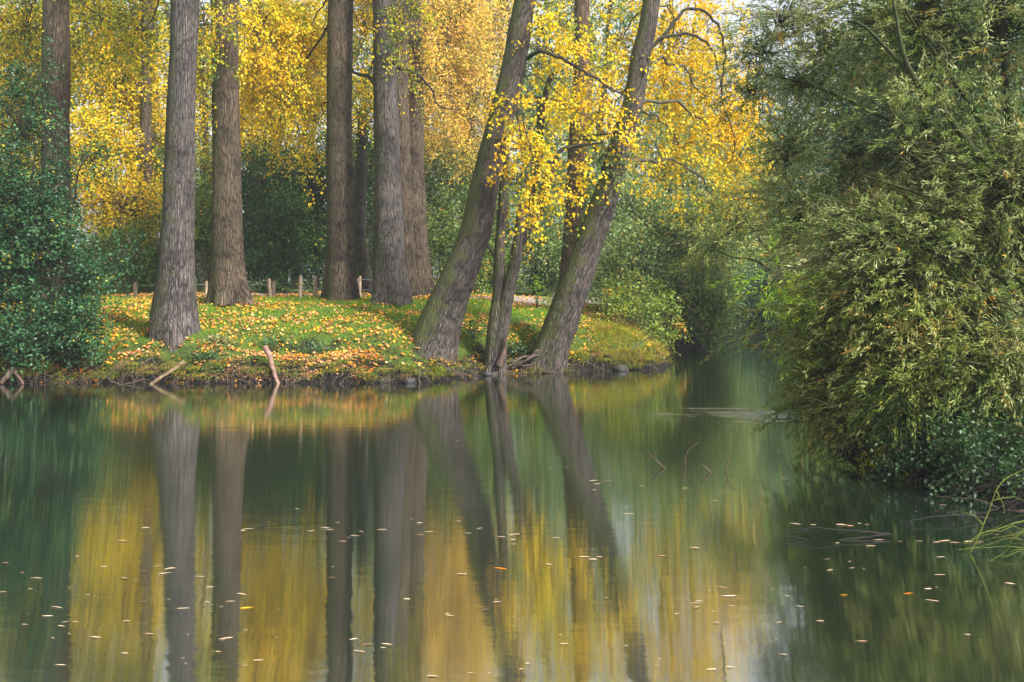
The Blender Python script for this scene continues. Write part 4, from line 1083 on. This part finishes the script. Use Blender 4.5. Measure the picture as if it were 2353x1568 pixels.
# ------------------------------------------------------------------ fence
fx = P(640, 680, 36.8)
fence = thing('wire_fence', (fx[0], fx[1], gz(fx[0], fx[1])), 'low fence of weathered wooden posts and thin wires behind the trunks', 'fence')
posts = [(311, 649, 37.2, 4.6, 0, 'squat'), (474, 646, 38.5, 3.2, 0.0, ''), (618, 640, 36.6, 4.2, -0.05, ''), (629, 645, 38.0, 4.0, 0.0, ''), (691, 634, 36.2, 4.6, 0.03, ''), (725, 634, 36.6, 4.4, 0.03, ''), (827, 634, 38.0, 3.6, 0, ''), (822, 640, 39, 2.6, 0, '')]
tops = []
for (u, vt, Y, hw, lean_, _) in posts:
    t = P(u, vt, Y); x = t[0]; zb = gz(x, Y) - 0.1; r = PX(hw, Y)
    g = Geo()
    n = 8
    pts = np.column_stack([np.linspace(x - lean_ * 1.0, x, n), np.full(n, Y), np.linspace(zb, t[2], n)])
    tube(g, pts, r * np.array([1.05, 1.02, 1, 1, .99, 1, .97, .9]), 12, cap=True)
    g.build('post', M['post'], fence, smooth=False)
    tops.append(t)
g = Geo()
seq = [0, 1, 3, 4, 5, 6]
seqs = [P(-60, 655, 38.5)] + [tops[i] for i in seq] + [P(1000, 640, 41)]
for dz in (0.12, 0.52):
    for a, b in zip(seqs[:-1], seqs[1:]):
        a2, b2 = a - [0, 0.1, dz], b - [0, 0.1, dz]
        tube(g, curve(a2, b2, -0.03, 8), 0.006, 4)
g.build('wire', M['wire'], fence)

# ------------------------------------------------------------------ driftwood, twigs and floating leaves
def stick(name, label, pts, r0, r1, mat, cat, group=None, sides=9, subs=(), wob=0.012, seed=0, cap=True):
    rng = np.random.default_rng(seed)
    W = [P(*p) for p in pts]
    g = Geo(); S = spline([list(p) for p in W], 0.08)
    S[1:-1] += rng.normal(0, wob, (len(S) - 2, 3)) * 0.5
    tube(g, S, np.linspace(r0, r1, len(S)) * (1 + rng.normal(0, .04, len(S))), sides, cap=cap)
    for (sp, a0, a1) in subs:
        S = spline([list(P(*p)) for p in sp], 0.08)
        S[1:-1] += rng.normal(0, wob, (len(S) - 2, 3)) * 0.5
        tube(g, S, np.linspace(a0, a1, len(S)), 5)
    return tag(g.build(name, M[mat], smooth=True, origin=W[-1]), label, cat, group)


stick('driftwood', 'reddish peeled curved log leaning from the leafy bank into the water', [(608, 798, 27.75), (620, 818, 27.6), (628, 850, 27.35), (640, 886, 27.1)], 0.08, 0.05, 'palewood', 'log', seed=1)
stick('driftwood', 'pale straight broken pole slanting out of the bank into the water', [(424, 832, 27.5), (385, 858, 27.2), (345, 884, 27.0)], 0.065, 0.04, 'oldpole', 'log', seed=2)
stick('driftwood', 'grey bleached root stump at the waterline in the far left corner', [(30, 848, 27.2), (18, 862, 27.0), (2, 880, 26.9)], 0.09, 0.06, 'dead', 'log', seed=3,
      subs=[([(30, 850, 27.2), (42, 866, 27.0), (54, 884, 26.9)], 0.06, 0.03)])
stick('fallen_branch', 'thin forked grey twig lying at the waterline below the left shrub', [(245, 868, 27.1), (262, 878, 27.0), (276, 884, 26.95)], 0.02, 0.012, 'dead', 'branch', seed=4, subs=[([(330, 872, 27), (300, 880, 26.95), (276, 884, 26.9)], .025, .012)])
stick('fallen_branch', 'slim dark twig lying on the leafy grass slope', [(895, 775, 30), (910, 792, 29.8), (928, 803, 29.5)], 0.018, 0.008, 'dead', 'branch', seed=5)
stick('fallen_branch', 'thin dead branch slanting across the grass on the point', [(1490, 775, 31.6), (1450, 805, 31.4), (1415, 830, 31.2)], 0.018, 0.008, 'dead', 'branch', seed=6)

def wy(v, z=0.0):
    return F * (H - z) / ((v - HOR) * K)


tw = [
    ('forked brown twig standing out of the river, leftmost of the four', [(1488, 1040), (1508, 1058), (1528, 1076)], [[(1503, 1037), (1508, 1058)]]),
    ('tall thin bent twig rising from the river', [(1610, 1012), (1578, 1040), (1575, 1072)], []),
    ('short straight slanting twig poking out of the river', [(1610, 1063), (1622, 1074), (1633, 1087)], []),
    ('three-pronged twig poking out of the river nearest the willow', [(1692, 1037), (1675, 1055), (1667, 1084)], [[(1660, 1046), (1673, 1062)], [(1690, 1072), (1672, 1075)]]),
]
for i, (lab, pts, subs) in enumerate(tw):
    Yb = wy(pts[-1][1])
    stick('twig', lab, [(u, v, Yb) for u, v in pts], 0.006, 0.011, 'dead', 'twig', 'twigs standing in the river', 6,
          [([(u, v, Yb) for u, v in s], 0.005, 0.006) for s in subs], 0.006, 20 + i)

# branches lying in the water at the right
Yd = wy(1235)
stick('fallen_branch', 'black forked dead branch lying on the water left of the right bank', [(1800, 1226, Yd), (1835, 1222, Yd), (1870, 1212, Yd), (1930, 1218, Yd), (1985, 1222, Yd), (2045, 1228, Yd)], 0.006, 0.016, 'wetwood', 'branch', None, 7,
      [([(1818, 1232, Yd - .1), (1850, 1240, Yd - .1), (1880, 1250, Yd - .1), (1940, 1240, Yd - .1), (2040, 1228, Yd)], 0.006, 0.014), ([(1800, 1220, Yd), (1840, 1214, Yd), (1868, 1232, Yd)], 0.005, 0.006),
       ([(1935, 1206, Yd), (1955, 1218, Yd)], .005, .007), ([(1800, 1232, Yd), (1830, 1236, Yd)], .005, .006)], 0.008, 31)
Ye = 11.9
stick('fallen_branch', 'long brown branch reaching out from the right bank just above the water', [(2160, 1160, 12.6), (2230, 1168, 12.5), (2320, 1175, 12.3), (2450, 1165, 12.2)], 0.01, 0.026, 'dead', 'branch', None, 7,
      [([(2240, 1168, 12.5), (2200, 1195, 12.2), (2180, 1215, 12)], 0.012, 0.006), ([(2260, 1170, 12.5), (2210, 1200, 12.1), (2175, 1212, 12)], 0.008, .004), ([(2300, 1172, 12.4), (2250, 1150, 12.5), (2150, 1140, 12.7)], .012, .004)], 0.012, 32)
stick('fallen_branch', 'dark arching branch dipping into the water beside the right bank', [(2070, 1215, 11.6), (2100, 1196, 11.6), (2170, 1184, 11.7), (2260, 1190, 11.8), (2360, 1215, 11.9)], 0.005, 0.016, 'wetwood', 'branch', None, 6,
      [([(2180, 1200, 11.6), (2220, 1225, 11.4), (2240, 1235, 11.3)], .01, .005), ([(2260, 1192, 11.7), (2300, 1222, 11.4), (2330, 1240, 11.2)], .01, .006)], 0.01, 33)
stick('fallen_branch', 'dark bowed branch half sunk in the water in front of the right bank', [(2150, 1250, 11.0), (2200, 1256, 10.8), (2260, 1246, 11.0), (2340, 1236, 11.2), (2420, 1230, 11.3)], 0.006, 0.016, 'wetwood', 'branch', None, 6, [], 0.01, 34)
# green shoots
rng = np.random.default_rng(35)
Ys = wy(1290) + 0.3
c0 = P(2208, 1296, Ys); c0[2] = 0
sh = thing('willow_shoot', c0, 'long bright green bare shoot rising from the water at the right edge', 'shoot')
g = Geo()
S = spline([list(P(2208, 1296, Ys)), list(P(2240, 1250, Ys)), list(P(2270, 1180, Ys)), list(P(2300, 1110, Ys)), list(P(2370, 1070, Ys))], 0.06)
tube(g, S, np.linspace(0.009, 0.003, len(S)), 6); g.build('stem', M['shoot'], sh, smooth=True)
g = Geo()
for a, b in (((2258, 1205), (2215, 1180)), ((2280, 1150), (2353, 1150)), ((2225, 1275), (2280, 1215)), ((2290, 1130), (2310, 1180))):
    tube(g, curve(P(*a, Ys), P(*b, Ys + rng.normal(0, .1)), 0.03, 7, 0.006, rng), np.linspace(.006, .002, 7), 4)
g.build('side_shoot', M['shoot'], sh, smooth=True)
sh2 = thing('willow_shoot', P(2400, 1290, 9.6) * [1, 1, 0], 'tangle of thin yellow-green shoots drooping into the water in the right corner', 'shoot')
g = Geo()
for i in range(28):
    a = P(rng.uniform(2380, 2450), rng.uniform(1150, 1290), rng.uniform(9.6, 11))
    e = P(rng.uniform(2180, 2350), 0, 1); Y = rng.uniform(9.6, 10.8); v = rng.uniform(1215, 1330)
    b = P(rng.uniform(2190, 2360), v, Y); b[2] = max(b[2], 0.01)
    S = curve(a, b, rng.uniform(0.0, 0.16), 9, 0.015, rng); S[:, 2] = np.maximum(S[:, 2], 0.006)
    tube(g, S, np.linspace(.004, .0015, 9), 4)
g.build('stems', M['shoot'], sh2, smooth=True)

# twigs and debris under the willow, half in the water
g = Geo()
for i in range(170):
    t = rng.random(); bx = 5.1 + 1.5 * t + rng.normal(0, .15); by = 15.3 - 4.2 * t + rng.normal(0, .25)
    a = np.array([bx + .5, by + .2, rng.uniform(0.05, 0.6)]); b = a + [rng.uniform(-1.1, -.1), rng.normal(0, .5), 0]; b[2] = rng.uniform(0.0, 0.12)
    tube(g, curve(a, b, rng.uniform(0, .12), 7, 0.025, rng), np.linspace(1, .4, 7) * rng.uniform(.004, .014), 4)
tag(g.build('bank_debris', M['wetwood'], smooth=True), 'mat of dark dead twigs along the foot of the right bank', 'twigs', kind='stuff')

# floating leaves
rng = np.random.default_rng(400)
FM = []
for i in range(8):
    nseg = 9
    th_ = np.linspace(0, 2 * math.pi, nseg + 1)[:-1]
    rr = 0.5 * (1 - 0.12 * np.cos(th_)) * (1 + 0.08 * rng.normal(size=nseg)); rr[0] = 0.68
    V = [[0, 0, 0.04]] + [[a * math.cos(t) , a * math.sin(t) * 0.85, 0.03 + 0.05 * rng.random() + 0.05 * abs(math.sin(t)) * (i % 3)] for a, t in zip(rr, th_)]
    V += [[-0.5, -0.02, 0.06], [-0.5, 0.02, 0.06], [-0.95, 0.05, 0.14]]
    Fc = [[0, 1 + j, 1 + (j + 1) % nseg] for j in range(nseg)] + [[nseg + 1, nseg + 2, nseg + 3]]
    g = Geo(); g.add(V, Fc, float(rng.random()))
    mats = M['float'] if i < 6 else (M['fyellow'] if i == 6 else M['forange'])
    o = g.build('floating_leaf_or_fleck', mats)
    FM.append(o.data); bpy.data.objects.remove(o)


def float_leaf_or_fleck(u, v, size, mi, label, group):
    Y = wy(v)
    o = bpy.data.objects.new('floating_leaf_or_fleck', FM[mi]); COL.objects.link(o)
    p = P(u, v, Y); o.location = (p[0], p[1], 0.004)
    o.scale = (size * rng.uniform(1.0, 1.9), size * rng.uniform(.22, .5), size * .6)
    o.rotation_euler = (rng.normal(0, .03), rng.normal(0, .03), rng.normal(0, 0.25) + math.pi * int(rng.integers(0, 2)))
    tag(o, label, 'floating leaf', group)


G1 = 'pale leaves floating on the river'
lab1 = 'small pale fallen leaf floating flat on the smooth river'
cnt = 0
CL = [(rng.uniform(40, 2320), 1080 + 470 * rng.random() ** 0.7) for _ in range(26)]
while cnt < 190:
    u = rng.uniform(0, 2340); v = 905 + 650 * rng.random() ** 0.62
    if rng.random() < 0.6:
        c_ = CL[int(rng.integers(0, len(CL)))]; u = c_[0] + rng.normal(0, 60); v = c_[1] + rng.normal(0, 10)
        if not (0 < u < 2350 and 905 < v < 1560): continue
    if u > 2000 and v < 1150: continue
    if v < 1150 and u < 1000 and rng.random() < 0.6: continue
    Y = wy(v)
    float_leaf_or_fleck(u, v, rng.choice([0.022, 0.035, 0.05, 0.062]) * (0.8 if v > 1400 else 1.0), int(rng.integers(0, 6)), lab1, G1); cnt += 1
for k in range(36):         # rafts drifting near the right bank
    row = [(1003, 1870, 1990), (1055, 1700, 1900), (1078, 1850, 1990), (1206, 1800, 2040), (1245, 1850, 2300)][k % 5]
    float_leaf_or_fleck(rng.uniform(row[1], row[2]), row[0] + rng.normal(0, 2), rng.uniform(0.04, 0.08), int(rng.integers(0, 6)), lab1, G1)
for k in range(34):  # leaf meshes stand in for white foam glints on the far channel
    float_leaf_or_fleck(rng.uniform(1640, 1830), rng.choice([772, 785, 793, 798]) + rng.normal(0, 1.5), rng.uniform(0.1, 0.22), int(rng.integers(0, 6)), 'tiny bright fleck standing in for a foam glint far off in the narrow channel', 'flecks floating in the far channel')
float_leaf_or_fleck(566, 1398, 0.1, 6, 'large bright yellow leaf floating low in the left half', None)
float_leaf_or_fleck(2088, 1365, 0.065, 7, 'bright orange curled leaf floating in the dark water at lower right', None)
float_leaf_or_fleck(1940, 1368, 0.05, 6, 'dull golden leaf floating left of the bright orange curled one', None)
float_leaf_or_fleck(1150, 1307, 0.06, 7, 'brownish orange leaf floating below the reflection of the forked tree', None)

# ------------------------------------------------------------------ haze
HAZE = 0.0008
m, nt, out = newmat('haze')
pv = nt.nodes.new('ShaderNodeVolumePrincipled')
pv.inputs['Color'].default_value = (0.88, 0.95, 1.0, 1)
pv.inputs['Density'].default_value = HAZE
pv.inputs['Anisotropy'].default_value = 0.2
nt.links.new(pv.outputs[0], out.inputs['Volume'])
g = Geo()
x0, x1, y0, y1, z0, z1 = -302, 302, -302, 402, -3, 36
V = [(x0, y0, z0), (x1, y0, z0), (x1, y1, z0), (x0, y1, z0), (x0, y0, z1), (x1, y0, z1), (x1, y1, z1), (x0, y1, z1)]
g.add(V, [[0, 3, 2, 1], [4, 5, 6, 7], [0, 1, 5, 4], [1, 2, 6, 5], [2, 3, 7, 6], [3, 0, 4, 7]])
tag(g.build('haze', m), 'thin pale autumn haze in the air', 'haze', kind='stuff')
